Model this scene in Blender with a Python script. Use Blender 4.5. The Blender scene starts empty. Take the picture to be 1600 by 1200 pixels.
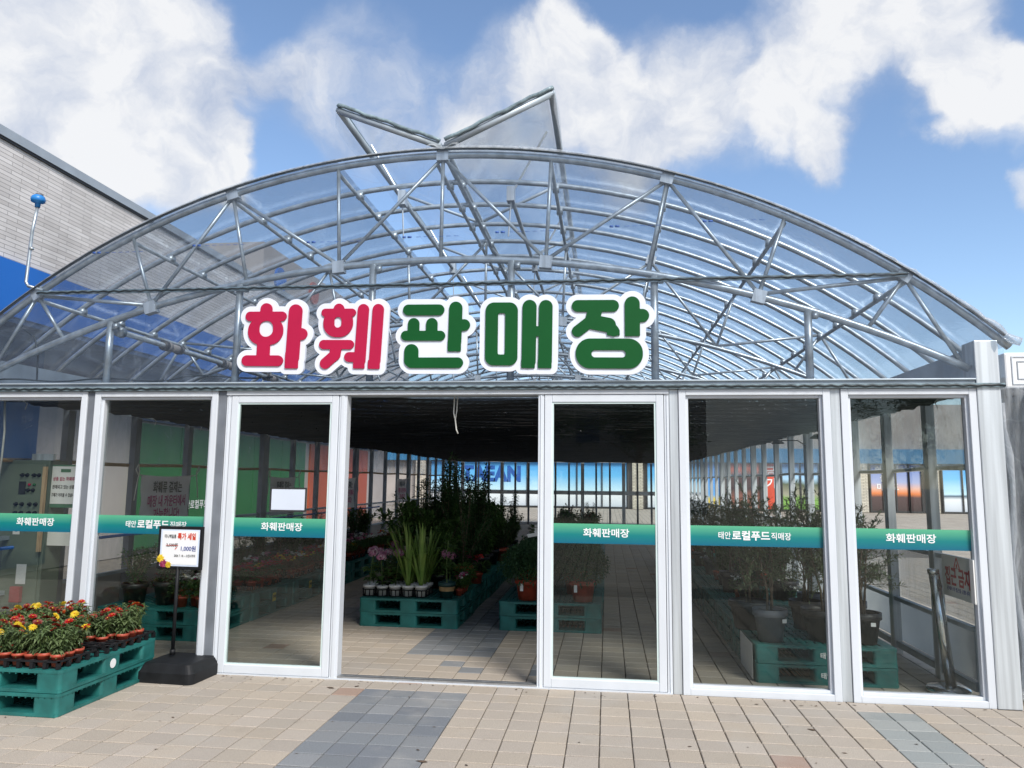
import bpy, math, random
import numpy as np
from mathutils import Vector, Matrix
R = math.radians
rnd = random.Random(7)
sc = bpy.context.scene
COL = sc.collection

# ------------------------------------------------------------------ camera
cam_d = bpy.data.cameras.new('camera'); cam = bpy.data.objects.new('camera', cam_d); COL.objects.link(cam)
cam_d.sensor_width = 36; cam_d.lens = 1187.7 * 36 / 1600; cam_d.clip_start = 0.05; cam_d.clip_end = 1500
_r = Vector((0.99232585, 0.12318181, 0.01075365)); _u = Vector((0.00489552, -0.12603901, 0.99201321)); _f = Vector((-0.12355336, 0.98434771, 0.12567481))
cam.matrix_world = Matrix(((_r.x, _u.x, -_f.x, 1.40), (_r.y, _u.y, -_f.y, -6.181), (_r.z, _u.z, -_f.z, 1.60), (0, 0, 0, 1)))
sc.camera = cam
sc.view_settings.view_transform = 'Standard'; sc.view_settings.look = 'None'; sc.view_settings.gamma = 1
sc.view_settings.exposure = 0.85
sc.cycles.max_bounces = 10; sc.cycles.transparent_max_bounces = 40; sc.cycles.diffuse_bounces = 4; sc.cycles.glossy_bounces = 4
sc.cycles.caustics_reflective = False; sc.cycles.caustics_refractive = False; sc.cycles.sample_clamp_indirect = 6

# ------------------------------------------------------------------ sun and sky
SUN_DIR = Vector((0.42, -0.60, 0.70)).normalized()
sd = bpy.data.lights.new('sun', 'SUN'); sd.energy = 2.5; sd.angle = R(18); sd.color = (1, 0.95, 0.88)
so = bpy.data.objects.new('sun', sd); COL.objects.link(so); so.rotation_euler = (-SUN_DIR).to_track_quat('-Z', 'Y').to_euler(); so.location = (10, -20, 34)
W = bpy.data.worlds.new('World'); sc.world = W; W.use_nodes = True
def build_sky():
    nt = W.node_tree; N = nt.nodes; L = nt.links; N.clear()
    out = N.new('ShaderNodeOutputWorld')
    def math_(op, a=None, b=None, clamp=False):
        n = N.new('ShaderNodeMath'); n.operation = op; n.use_clamp = clamp
        for i, v in enumerate((a, b)):
            if v is None: continue
            if isinstance(v, (int, float)): n.inputs[i].default_value = v
            else: L.new(v, n.inputs[i])
        return n.outputs[0]
    sky = N.new('ShaderNodeTexSky'); sky.sky_type = 'NISHITA'; sky.sun_disc = False
    sky.sun_elevation = math.asin(SUN_DIR.z); sky.sun_rotation = math.atan2(SUN_DIR.x, SUN_DIR.y)
    sky.air_density = 1.0; sky.dust_density = 0.35; sky.ozone_density = 2.2
    bg = N.new('ShaderNodeBackground'); bg.inputs[1].default_value = 0.112; L.new(sky.outputs[0], bg.inputs[0])
    tc = N.new('ShaderNodeTexCoord')
    nz = N.new('ShaderNodeTexNoise'); nz.inputs['Scale'].default_value = 5.5; nz.inputs['Detail'].default_value = 7; nz.inputs['Roughness'].default_value = 0.55
    L.new(tc.outputs['Generated'], nz.inputs['Vector'])
    sub = N.new('ShaderNodeVectorMath'); sub.operation = 'SUBTRACT'; L.new(nz.outputs['Color'], sub.inputs[0]); sub.inputs[1].default_value = (.5, .5, .5)
    scl = N.new('ShaderNodeVectorMath'); scl.operation = 'SCALE'; L.new(sub.outputs[0], scl.inputs[0]); scl.inputs['Scale'].default_value = 0.17
    add = N.new('ShaderNodeVectorMath'); L.new(tc.outputs['Generated'], add.inputs[0]); L.new(scl.outputs[0], add.inputs[1])
    nrm = N.new('ShaderNodeVectorMath'); nrm.operation = 'NORMALIZE'; L.new(add.outputs[0], nrm.inputs[0])
    blobs = [[-0.5566, 0.6914, 0.4606, 0.1431], [-0.5268, 0.7393, 0.4195, 0.1347], [-0.502, 0.7786, 0.3764, 0.0926], [-0.5979, 0.6947, 0.3998, 0.1263], [-0.4635, 0.8108, 0.3575, 0.0505], [-0.6011, 0.6564, 0.456, 0.1263], [-0.2927, 0.8246, 0.4841, 0.0963], [-0.3528, 0.8192, 0.4522, 0.0642], [-0.2403, 0.8698, 0.4309, 0.0926], [-0.3826, 0.7941, 0.4722, 0.0405], [-0.035, 0.8688, 0.4939, 0.082], [-0.0189, 0.8443, 0.5355, 0.0405], [-0.1149, 0.886, 0.4492, 0.101], [0.0422, 0.8944, 0.4453, 0.1095], [0.1404, 0.8883, 0.4373, 0.0926], [0.2261, 0.8788, 0.4202, 0.0674], [0.2686, 0.8816, 0.3881, 0.0379], [0.0425, 0.9104, 0.4115, 0.0674], [0.2477, 0.818, 0.5178, 0.088], [0.211, 0.8743, 0.4494, 0.0489], [0.311, 0.806, 0.5037, 0.101], [0.3562, 0.7908, 0.4978, 0.0674], [0.4066, 0.8168, 0.4093, 0.0589], [0.3801, 0.8291, 0.41, 0.0421], [0.4224, 0.8022, 0.4219, 0.0505], [0.4369, 0.8387, 0.3251, 0.0253]]
    acc = None
    for x, y, z, r in blobs:
        dp = N.new('ShaderNodeVectorMath'); dp.operation = 'DOT_PRODUCT'; L.new(nrm.outputs[0], dp.inputs[0]); dp.inputs[1].default_value = Vector((x, y, z)).normalized()
        mr = N.new('ShaderNodeMapRange'); mr.interpolation_type = 'SMOOTHSTEP'
        mr.inputs[1].default_value = math.cos(r * 1.26); mr.inputs[2].default_value = math.cos(r * 0.1); L.new(dp.outputs['Value'], mr.inputs[0])
        mr.inputs[4].default_value = .36 if -.40 < x < -.22 else (.72 if x > -.12 else 1.0)
        acc = mr.outputs[0] if acc is None else math_('ADD', acc, mr.outputs[0])
    acc = math_('MINIMUM', acc, 1.25)
    # away from the photographed part of the sky: scattered cloud cover by noise
    n2 = N.new('ShaderNodeTexNoise'); n2.inputs['Scale'].default_value = 2.2; n2.inputs['Detail'].default_value = 8; n2.inputs['Roughness'].default_value = 0.6
    L.new(tc.outputs['Generated'], n2.inputs['Vector'])
    sep = N.new('ShaderNodeSeparateXYZ'); L.new(tc.outputs['Generated'], sep.inputs[0])
    away = N.new('ShaderNodeMapRange'); away.inputs[1].default_value = 0.45; away.inputs[2].default_value = 0.1; L.new(sep.outputs['Y'], away.inputs[0])
    top = N.new('ShaderNodeMapRange'); top.inputs[1].default_value = 0.62; top.inputs[2].default_value = 0.75; L.new(sep.outputs['Z'], top.inputs[0])
    reg = math_('MAXIMUM', away.outputs[0], top.outputs[0])
    cov = N.new('ShaderNodeMapRange'); cov.inputs[1].default_value = 0.40; cov.inputs[2].default_value = 0.55; L.new(n2.outputs['Fac'], cov.inputs[0])
    acc = math_('MAXIMUM', acc, math_('MULTIPLY', reg, cov.outputs[0]))
    n3 = N.new('ShaderNodeTexNoise'); n3.inputs['Scale'].default_value = 10; n3.inputs['Detail'].default_value = 10; n3.inputs['Roughness'].default_value = 0.62
    L.new(nrm.outputs[0], n3.inputs['Vector'])
    wisp = math_('MULTIPLY', math_('SUBTRACT', n3.outputs['Fac'], 0.5), 1.5)
    dens = math_('ADD', acc, math_('MULTIPLY', wisp, math_('MINIMUM', math_('MULTIPLY', acc, 1.6), 1.0)))
    mk = N.new('ShaderNodeMapRange'); mk.interpolation_type = 'SMOOTHSTEP'; mk.inputs[1].default_value = 0.06; mk.inputs[2].default_value = 1.1; mk.inputs[4].default_value = 0.97
    L.new(dens, mk.inputs[0])
    cr = N.new('ShaderNodeValToRGB'); e = cr.color_ramp.elements
    e[0].position = 0.42; e[0].color = (0.44, 0.53, 0.72, 1); e[1].position = 0.70; e[1].color = (0.96, 0.97, 0.99, 1)
    n4 = N.new('ShaderNodeTexNoise'); n4.inputs['Scale'].default_value = 8; n4.inputs['Detail'].default_value = 9; n4.inputs['Roughness'].default_value = 0.6; L.new(nrm.outputs[0], n4.inputs['Vector'])
    L.new(math_('ADD', math_('MULTIPLY', n4.outputs['Fac'], 0.9), math_('MULTIPLY', dens, 0.16)), cr.inputs[0])
    bc = N.new('ShaderNodeBackground'); L.new(cr.outputs[0], bc.inputs[0]); bc.inputs[1].default_value = 0.53
    mx = N.new('ShaderNodeMixShader'); L.new(mk.outputs[0], mx.inputs[0]); L.new(bg.outputs[0], mx.inputs[1]); L.new(bc.outputs[0], mx.inputs[2])
    L.new(mx.outputs[0], out.inputs[0])
build_sky()

# ------------------------------------------------------------------ mesh helpers
class MB:
    def __init__(s): s.v = []; s.f = []; s.m = []
    def face(s, pts, m=0):
        i = len(s.v); s.v += [tuple(p) for p in pts]; s.f.append(tuple(range(i, i + len(pts)))); s.m.append(m)
    def box(s, x0, x1, y0, y1, z0, z1, m=0):
        i = len(s.v)
        s.v += [(x0, y0, z0), (x1, y0, z0), (x1, y1, z0), (x0, y1, z0), (x0, y0, z1), (x1, y0, z1), (x1, y1, z1), (x0, y1, z1)]
        for q in ((0, 3, 2, 1), (4, 5, 6, 7), (0, 1, 5, 4), (1, 2, 6, 5), (2, 3, 7, 6), (3, 0, 4, 7)): s.f.append(tuple(i + k for k in q)); s.m.append(m)
    def tube(s, pts, r, n=8, m=0, cap=True, closed=False):
        pts = [Vector(p) for p in pts]; k = len(pts); rs = r if isinstance(r, (list, tuple)) else [r] * k
        base = len(s.v); prev = None
        for i, p in enumerate(pts):
            if closed: t = pts[(i + 1) % k] - pts[i - 1]
            else: t = pts[min(i + 1, k - 1)] - pts[max(i - 1, 0)]
            t.normalize()
            if prev is None:
                a = t.cross(Vector((0, 0, 1)) if abs(t.z) < .9 else Vector((1, 0, 0)))
            else: a = prev - t * prev.dot(t)
            a.normalize(); prev = a; b = t.cross(a)
            for j in range(n):
                w = 2 * math.pi * j / n; s.v.append(tuple(p + a * (rs[i] * math.cos(w)) + b * (rs[i] * math.sin(w))))
        for i in range(k if closed else k - 1):
            i2 = (i + 1) % k
            for j in range(n):
                j2 = (j + 1) % n; s.f.append((base + i * n + j, base + i * n + j2, base + i2 * n + j2, base + i2 * n + j)); s.m.append(m)
        if cap and not closed:
            s.f.append(tuple(base + j for j in range(n - 1, -1, -1))); s.m.append(m)
            s.f.append(tuple(base + (k - 1) * n + j for j in range(n))); s.m.append(m)
    def lathe(s, prof, c=(0, 0, 0), n=20, m=0):
        base = len(s.v)
        for r, z in prof:
            for j in range(n):
                w = 2 * math.pi * j / n; s.v.append((c[0] + r * math.cos(w), c[1] + r * math.sin(w), c[2] + z))
        for i in range(len(prof) - 1):
            for j in range(n):
                j2 = (j + 1) % n; s.f.append((base + i * n + j, base + i * n + j2, base + (i + 1) * n + j2, base + (i + 1) * n + j)); s.m.append(m)
    def prism(s, poly, z0, z1, m=0):
        n = len(poly); i = len(s.v)
        s.v += [(x, y, z0) for x, y in poly] + [(x, y, z1) for x, y in poly]
        s.f.append(tuple(i + k for k in range(n - 1, -1, -1))); s.f.append(tuple(i + n + k for k in range(n))); s.m += [m, m]
        for k in range(n):
            k2 = (k + 1) % n; s.f.append((i + k, i + k2, i + n + k2, i + n + k)); s.m.append(m)
    def leaf(s, b, d, l, w, m=0, fold=.25, droop=.15):
        b = Vector(b); d = Vector(d).normalized(); a = d.cross(Vector((0, 0, 1)))
        if a.length < .05: a = Vector((1, 0, 0))
        a.normalize(); u = a.cross(d)
        mid = b + d * (l * .48); tip = b + d * l - Vector((0, 0, 1)) * (l * droop)
        i = len(s.v); s.v += [tuple(b), tuple(mid + a * (w / 2) + u * (w * fold)), tuple(tip), tuple(mid - a * (w / 2) + u * (w * fold)), tuple(mid)]
        for q in ((0, 1, 4), (1, 2, 4), (2, 3, 4), (3, 0, 4)): s.f.append(tuple(i + k for k in q)); s.m.append(m)
    def grid(s, fn, nu, nv, m=0):
        i = len(s.v)
        for a in range(nu + 1):
            for b in range(nv + 1): s.v.append(tuple(fn(a / nu, b / nv)))
        for a in range(nu):
            for b in range(nv):
                k = i + a * (nv + 1) + b; s.f.append((k, k + nv + 1, k + nv + 2, k + 1)); s.m.append(m)
    def mesh(s, name, mats, smooth=False):
        me = bpy.data.meshes.new(name); me.from_pydata(s.v, [], s.f)
        for mt in (mats if isinstance(mats, (list, tuple)) else [mats]): me.materials.append(mt)
        if any(s.m): me.polygons.foreach_set('material_index', s.m)
        if smooth: me.polygons.foreach_set('use_smooth', [True] * len(me.polygons))
        me.update(); return me
def link(name, me, parent=None, loc=(0, 0, 0)):
    o = bpy.data.objects.new(name, me); COL.objects.link(o); o.location = loc
    if parent: o.parent = parent
    return o
def obj(name, mb, mats, parent=None, smooth=False, bev=0, loc=(0, 0, 0)):
    o = link(name, mb.mesh(name, mats, smooth), parent, loc)
    if bev:
        b = o.modifiers.new('bevel', 'BEVEL'); b.width = bev; b.segments = 2; b.limit_method = 'ANGLE'; b.angle_limit = R(50)
    return o
def tag(o, label, cat, group=None, kind=None):
    o['label'] = label; o['category'] = cat
    if group: o['group'] = group
    if kind: o['kind'] = kind
    return o
def thing(name, label, cat, loc=(0, 0, 0), rz=0, group=None):
    o = bpy.data.objects.new(name, None); COL.objects.link(o); o.location = loc; o.rotation_euler = (0, 0, rz); o.empty_display_size = .1
    return tag(o, label, cat, group)
def dup(root, loc, rz=0, label=None, scale=1, mats=None):
    r = root.copy(); COL.objects.link(r); r.location = loc; r.rotation_euler = (0, 0, rz); r.scale = (scale,) * 3
    if label: r['label'] = label
    for ch in root.children:
        c = ch.copy(); COL.objects.link(c); c.parent = r
        for g in ch.children:
            d = g.copy(); COL.objects.link(d); d.parent = c
    return r
ORD = ['first', 'second', 'third', 'fourth', 'fifth', 'sixth', 'seventh', 'eighth', 'ninth', 'tenth', 'eleventh', 'twelfth']

# ------------------------------------------------------------------ materials
def newmat(name):
    m = bpy.data.materials.new(name); m.use_nodes = True; nt = m.node_tree
    return m, nt, nt.nodes['Principled BSDF'], nt.nodes['Material Output']
def noise_col(nt, c1, c2, scale, detail=4, lo=.35, hi=.65, coord='Object', vec=None, stretch=None):
    N = nt.nodes; L = nt.links
    tc = N.new('ShaderNodeTexCoord'); nz = N.new('ShaderNodeTexNoise'); nz.inputs['Scale'].default_value = scale; nz.inputs['Detail'].default_value = detail
    src = tc.outputs[coord]
    if stretch:
        mp = N.new('ShaderNodeMapping'); mp.inputs['Scale'].default_value = stretch; L.new(src, mp.inputs[0]); src = mp.outputs[0]
    L.new(src, nz.inputs['Vector'])
    cr = N.new('ShaderNodeValToRGB'); cr.color_ramp.elements[0].position = lo; cr.color_ramp.elements[0].color = (*c1, 1); cr.color_ramp.elements[1].position = hi; cr.color_ramp.elements[1].color = (*c2, 1)
    L.new(nz.outputs['Fac'], cr.inputs[0]); return cr.outputs[0], nz
def pm(name, c, rough=.5, metal=0, var=.12, scale=6, bump=0, spec=.5, stretch=None, bscale=60):
    m, nt, p, out = newmat(name)
    c2 = tuple(min(1, k * (1 + var)) for k in c); c1 = tuple(k * (1 - var) for k in c)
    o, nz = noise_col(nt, c1, c2, scale, stretch=stretch); nt.links.new(o, p.inputs['Base Color'])
    p.inputs['Roughness'].default_value = rough; p.inputs['Metallic'].default_value = metal; p.inputs['Specular IOR Level'].default_value = spec
    if bump:
        b = nt.nodes.new('ShaderNodeBump'); b.inputs['Strength'].default_value = bump; b.inputs['Distance'].default_value = .01
        n2 = nt.nodes.new('ShaderNodeTexNoise'); n2.inputs['Scale'].default_value = bscale; n2.inputs['Detail'].default_value = 5
        tc = nt.nodes.new('ShaderNodeTexCoord'); nt.links.new(tc.outputs['Object'], n2.inputs['Vector'])
        nt.links.new(n2.outputs['Fac'], b.inputs['Height']); nt.links.new(b.outputs[0], p.inputs['Normal'])
    return m
def leafmat(name, c1, c2, scale=9, rough=.45, trans=.25):
    m, nt, p, out = newmat(name); N = nt.nodes; L = nt.links
    o, nz = noise_col(nt, c1, c2, scale, 3, .3, .7)
    oi = N.new('ShaderNodeObjectInfo'); hs = N.new('ShaderNodeHueSaturation'); mr = N.new('ShaderNodeMapRange'); mr.inputs[3].default_value = .75; mr.inputs[4].default_value = 1.25
    L.new(oi.outputs['Random'], mr.inputs[0]); L.new(mr.outputs[0], hs.inputs['Value']); L.new(o, hs.inputs['Color'])
    L.new(hs.outputs[0], p.inputs['Base Color']); p.inputs['Roughness'].default_value = rough
    tr = N.new('ShaderNodeBsdfTranslucent'); L.new(hs.outputs[0], tr.inputs[0]); mx = N.new('ShaderNodeMixShader'); mx.inputs[0].default_value = trans
    L.new(p.outputs[0], mx.inputs[1]); L.new(tr.outputs[0], mx.inputs[2]); L.new(mx.outputs[0], out.inputs[0]); return m
def glassmat(name, tint, gloss=1.6, rough=.0):
    m, nt, p, out = newmat(name); N = nt.nodes; L = nt.links; N.remove(p)
    t = N.new('ShaderNodeBsdfTransparent'); t.inputs[0].default_value = (*tint, 1)
    g = N.new('ShaderNodeBsdfGlossy'); g.inputs['Roughness'].default_value = rough; g.inputs[0].default_value = (.95, 1, .98, 1)
    fr = N.new('ShaderNodeFresnel'); fr.inputs[0].default_value = 1.5
    ml = N.new('ShaderNodeMath'); ml.operation = 'MULTIPLY'; ml.use_clamp = True; ml.inputs[1].default_value = gloss; L.new(fr.outputs[0], ml.inputs[0])
    mx = N.new('ShaderNodeMixShader'); L.new(ml.outputs[0], mx.inputs[0]); L.new(t.outputs[0], mx.inputs[1]); L.new(g.outputs[0], mx.inputs[2]); L.new(mx.outputs[0], out.inputs[0]); return m
def filmmat(name, veil, tint=(.93, .95, .97), colr=(.62, .67, .74), gloss=.8, stretch=(1, 1, 1), scale=3):
    m, nt, p, out = newmat(name); N = nt.nodes; L = nt.links; N.remove(p)
    t = N.new('ShaderNodeBsdfTransparent'); t.inputs[0].default_value = (*tint, 1)
    df = N.new('ShaderNodeBsdfDiffuse'); df.inputs[0].default_value = (*colr, 1); tl = N.new('ShaderNodeBsdfTranslucent'); tl.inputs[0].default_value = (*colr, 1)
    a = N.new('ShaderNodeMixShader'); a.inputs[0].default_value = .5; L.new(df.outputs[0], a.inputs[1]); L.new(tl.outputs[0], a.inputs[2])
    tc = N.new('ShaderNodeTexCoord'); mp = N.new('ShaderNodeMapping'); mp.inputs['Scale'].default_value = stretch; L.new(tc.outputs['Object'], mp.inputs[0])
    nz = N.new('ShaderNodeTexNoise'); nz.inputs['Scale'].default_value = scale; nz.inputs['Detail'].default_value = 8; nz.inputs['Roughness'].default_value = .65; L.new(mp.outputs[0], nz.inputs['Vector'])
    mr = N.new('ShaderNodeMapRange'); mr.inputs[1].default_value = .35; mr.inputs[2].default_value = .75; mr.inputs[3].default_value = veil * .55; mr.inputs[4].default_value = veil * 1.7; L.new(nz.outputs['Fac'], mr.inputs[0])
    nc = N.new('ShaderNodeTexNoise'); nc.inputs['Scale'].default_value = 1.1; nc.inputs['Detail'].default_value = 3; nc.inputs['Distortion'].default_value = 1.2; L.new(tc.outputs['Object'], nc.inputs['Vector'])
    def mth(op, x, y):
        n = N.new('ShaderNodeMath'); n.operation = op
        for i, v in enumerate((x, y)):
            if isinstance(v, (int, float)): n.inputs[i].default_value = v
            else: L.new(v, n.inputs[i])
        return n.outputs[0]
    cre = N.new('ShaderNodeMapRange'); cre.inputs[1].default_value = 0.0; cre.inputs[2].default_value = .012; cre.inputs[3].default_value = .20; cre.inputs[4].default_value = 0; L.new(mth('ABSOLUTE', mth('SUBTRACT', nc.outputs['Fac'], .5), 0), cre.inputs[0])
    fac = mth('ADD', mr.outputs[0], mth('MULTIPLY', cre.outputs[0], nz.outputs['Fac']))
    b = N.new('ShaderNodeMixShader'); L.new(fac, b.inputs[0]); L.new(t.outputs[0], b.inputs[1]); L.new(a.outputs[0], b.inputs[2])
    bp = N.new('ShaderNodeBump'); bp.inputs['Strength'].default_value = .35; bp.inputs['Distance'].default_value = .05; L.new(nz.outputs['Fac'], bp.inputs['Height'])
    g = N.new('ShaderNodeBsdfGlossy'); g.inputs['Roughness'].default_value = .16; L.new(bp.outputs[0], g.inputs['Normal'])
    fr = N.new('ShaderNodeFresnel'); fr.inputs[0].default_value = 1.45; ml = N.new('ShaderNodeMath'); ml.operation = 'MULTIPLY'; ml.use_clamp = True; ml.inputs[1].default_value = gloss; L.new(fr.outputs[0], ml.inputs[0])
    mn = N.new('ShaderNodeMath'); mn.operation = 'MINIMUM'; mn.inputs[1].default_value = .45; L.new(ml.outputs[0], mn.inputs[0])
    c = N.new('ShaderNodeMixShader'); L.new(mn.outputs[0], c.inputs[0]); L.new(b.outputs[0], c.inputs[1]); L.new(g.outputs[0], c.inputs[2]); L.new(c.outputs[0], out.inputs[0]); return m
def rampmat(name, stops, rough=.4, warp=.0, wscale=3):
    """printed artwork: colour bands by height inside the object's box, optionally with an uneven edge"""
    m, nt, p, out = newmat(name); N = nt.nodes; L = nt.links
    tc = N.new('ShaderNodeTexCoord'); sp = N.new('ShaderNodeSeparateXYZ'); L.new(tc.outputs['Generated'], sp.inputs[0]); src = sp.outputs['Z']
    if warp:
        nz = N.new('ShaderNodeTexNoise'); nz.inputs['Scale'].default_value = wscale; nz.inputs['Detail'].default_value = 5; L.new(tc.outputs['Object'], nz.inputs['Vector'])
        a = N.new('ShaderNodeMath'); a.operation = 'MULTIPLY_ADD'; L.new(nz.outputs['Fac'], a.inputs[0]); a.inputs[1].default_value = warp; a.inputs[2].default_value = -warp / 2
        b = N.new('ShaderNodeMath'); b.operation = 'ADD'; L.new(a.outputs[0], b.inputs[0]); L.new(src, b.inputs[1]); src = b.outputs[0]
    cr = N.new('ShaderNodeValToRGB'); e = cr.color_ramp.elements
    while len(e) < len(stops): e.new(.5)
    for k, (ps, c) in enumerate(stops): e[k].position = ps; e[k].color = (*c, 1)
    L.new(src, cr.inputs[0]); L.new(cr.outputs[0], p.inputs['Base Color']); p.inputs['Roughness'].default_value = rough; return m
def brickmat(name, c1, c2, mort, bw, bh, msize=.006, off=.35, axes='YZ', rough=.8):
    m, nt, p, out = newmat(name); N = nt.nodes; L = nt.links
    tc = N.new('ShaderNodeTexCoord'); sp = N.new('ShaderNodeSeparateXYZ'); cb = N.new('ShaderNodeCombineXYZ'); L.new(tc.outputs['Object'], sp.inputs[0])
    L.new(sp.outputs[axes[0]], cb.inputs[0]); L.new(sp.outputs[axes[1]], cb.inputs[1])
    bt = N.new('ShaderNodeTexBrick'); bt.offset = off; bt.inputs['Scale'].default_value = 1; bt.inputs['Brick Width'].default_value = bw; bt.inputs['Row Height'].default_value = bh
    bt.inputs['Mortar Size'].default_value = msize; bt.inputs['Mortar Smooth'].default_value = .2; bt.inputs['Color1'].default_value = (*c1, 1); bt.inputs['Color2'].default_value = (*c2, 1); bt.inputs['Mortar'].default_value = (*mort, 1)
    L.new(cb.outputs[0], bt.inputs['Vector'])
    nz = N.new('ShaderNodeTexNoise'); nz.inputs['Scale'].default_value = 1.3; nz.inputs['Detail'].default_value = 8; L.new(tc.outputs['Object'], nz.inputs['Vector'])
    mr = N.new('ShaderNodeMapRange'); mr.inputs[1].default_value = .3; mr.inputs[2].default_value = .7; mr.inputs[3].default_value = .82; mr.inputs[4].default_value = 1.1; L.new(nz.outputs['Fac'], mr.inputs[0])
    hs = N.new('ShaderNodeHueSaturation'); L.new(bt.outputs['Color'], hs.inputs['Color']); L.new(mr.outputs[0], hs.inputs['Value']); L.new(hs.outputs[0], p.inputs['Base Color'])
    bp = N.new('ShaderNodeBump'); bp.inputs['Strength'].default_value = .6; bp.inputs['Distance'].default_value = .008; bp.invert = True; L.new(bt.outputs['Fac'], bp.inputs['Height']); L.new(bp.outputs[0], p.inputs['Normal'])
    p.inputs['Roughness'].default_value = rough; return m

M = {}
M['galv'] = pm('galvanised_tube', (.44, .49, .52), .36, .65, .2, 14)
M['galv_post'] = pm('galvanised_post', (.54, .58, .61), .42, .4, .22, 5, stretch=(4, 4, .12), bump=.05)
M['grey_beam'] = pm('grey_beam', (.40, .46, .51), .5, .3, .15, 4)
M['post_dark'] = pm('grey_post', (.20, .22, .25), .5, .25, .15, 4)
M['pvc'] = pm('white_pvc', (.64, .68, .73), .35, 0, .035, 4, stretch=(1, 1, .35))
M['alu'] = pm('aluminium', (.5, .51, .52), .35, .8, .1, 20)
M['steel'] = pm('stainless', (.62, .63, .64), .2, 1, .06, 12)
M['black'] = pm('black_plastic', (.011, .012, .014), .55, 0, .25, 12, bump=.05, spec=.25)
M['dark'] = pm('dark_metal', (.03, .03, .032), .5, 0, .2, 8)
M['wire'] = pm('coated_wire', (.02, .03, .035), .45, 0, .2, 10)
M['cable_w'] = pm('white_cord', (.62, .62, .58), .6, 0, .1, 10)
M['glass'] = glassmat('pane_glass', (.965, .985, .975), .6)
M['glass_edge'] = pm('glazing_bead', (.62, .74, .73), .3, 0, .05, 4)
M['film'] = filmmat('clear_film', .10, tint=(.93, .965, 1.0), colr=(.56, .68, .86), gloss=.6, stretch=(1, .35, 1), scale=2.2)
M['film_roof'] = filmmat('roof_film', .045, tint=(.94, .97, 1.0), colr=(.62, .72, .86), gloss=.6, stretch=(1, .5, 1), scale=1.8)
M['film_side'] = filmmat('side_film', .20, colr=(.6, .66, .72), stretch=(1, 2.2, .5), scale=4)
M['film_roll'] = filmmat('folded_film', .38, colr=(.84, .89, .94), stretch=(3, 3, .5), scale=6, gloss=.6)
M['film_edge'] = pm('film_edge', (.20, .27, .30), .35, 0, .35, 20)
M['band'] = rampmat('green_band', [(0, (.0, .12, .20)), (.45, (.0, .19, .19)), (1, (.10, .42, .24))], .4)
M['white'] = pm('white_print', (.82, .83, .84), .5, 0, .02, 5)
M['sign_white'] = pm('sign_white', (.73, .77, .86), .5, 0, .04, 2)
M['sign_red'] = pm('sign_red', (.43, .008, .055), .6, 0, .05, 3, spec=.25)
M['sign_green'] = pm('sign_green', (.0, .078, .014), .6, 0, .06, 3, spec=.25)
M['pallet'] = pm('pallet_green', (.015, .14, .13), .5, 0, .22, 7, bump=.08, bscale=40)
M['pallet_in'] = M['pallet']
M['terra'] = pm('terracotta_plastic', (.40, .068, .036), .5, 0, .15, 14)
M['pot_white'] = pm('white_pot', (.72, .72, .70), .4, 0, .05, 10)
M['pot_grey'] = pm('grey_pot', (.13, .135, .15), .5, 0, .15, 8)
M['pot_black'] = pm('black_pot', (.018, .018, .02), .45, 0, .2, 8)
M['pot_green'] = pm('dark_green_pot', (.012, .05, .048), .45, 0, .15, 8)
M['pot_lime'] = pm('lime_pot', (.24, .42, .03), .45, 0, .1, 8)
M['pot_brown'] = pm('brown_pot', (.15, .055, .035), .5, 0, .15, 8)
M['kraft'] = pm('kraft_band', (.34, .22, .10), .7, 0, .12, 20)
M['soil'] = pm('soil', (.035, .025, .018), .95, 0, .4, 60)
M['bark'] = pm('bark', (.16, .12, .085), .85, 0, .3, 30)
M['stem'] = pm('green_stem', (.09, .15, .035), .55, 0, .25, 20)
M['leaf'] = leafmat('leaf_mid', (.045, .11, .025), (.11, .20, .05))
M['leaf_grey'] = leafmat('leaf_zinnia', (.06, .10, .038), (.16, .21, .085), 12)
M['leaf_dark'] = leafmat('leaf_dark', (.036, .095, .03), (.08, .17, .055), 9, .45, .35)
M['leaf_lily'] = leafmat('leaf_lily', (.12, .24, .04), (.28, .40, .10), 6)
M['leaf_olive'] = leafmat('leaf_olive', (.07, .11, .05), (.18, .22, .12), 10)
M['leaf_mum'] = leafmat('leaf_mum', (.03, .09, .035), (.08, .17, .07), 14)
M['leaf_rust'] = leafmat('leaf_rust', (.14, .05, .02), (.20, .14, .05), 9)
M['fl_red'] = leafmat('petal_red', (.34, .006, .008), (.52, .02, .012), 25)
M['fl_dkred'] = leafmat('petal_dark_red', (.17, .010, .008), (.30, .03, .015), 25)
M['fl_orange'] = leafmat('petal_orange', (.50, .06, .012), (.62, .12, .02), 25)
M['fl_yellow'] = leafmat('petal_yellow', (.70, .50, .02), (.85, .66, .05), 25)
M['fl_pink'] = leafmat('petal_pink', (.48, .12, .28), (.75, .40, .55), 40)
M['fl_pale'] = leafmat('petal_pale_pink', (.70, .45, .56), (.80, .66, .70), 40)
M['fl_white'] = leafmat('petal_white', (.68, .68, .64), (.82, .82, .80), 30)
M['fl_mag'] = leafmat('petal_magenta', (.40, .03, .12), (.55, .08, .2), 30)
M['tagw'] = pm('plant_tag', (.8, .8, .78), .5, 0, .03, 9)
M['tagy'] = pm('yellow_card', (.62, .52, .08), .6, 0, .05, 9)
M['blue'] = pm('blue_fascia', (.006, .12, .47), .35, 0, .08, .8)
M['navy'] = pm('navy_panel', (.014, .045, .12), .45, 0, .15, .7)
M['green_wall'] = pm('green_panel', (.008, .115, .028), .5, 0, .1, .8)
M['orange_wall'] = pm('orange_panel', (.38, .068, .024), .5, 0, .1, .8)
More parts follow.
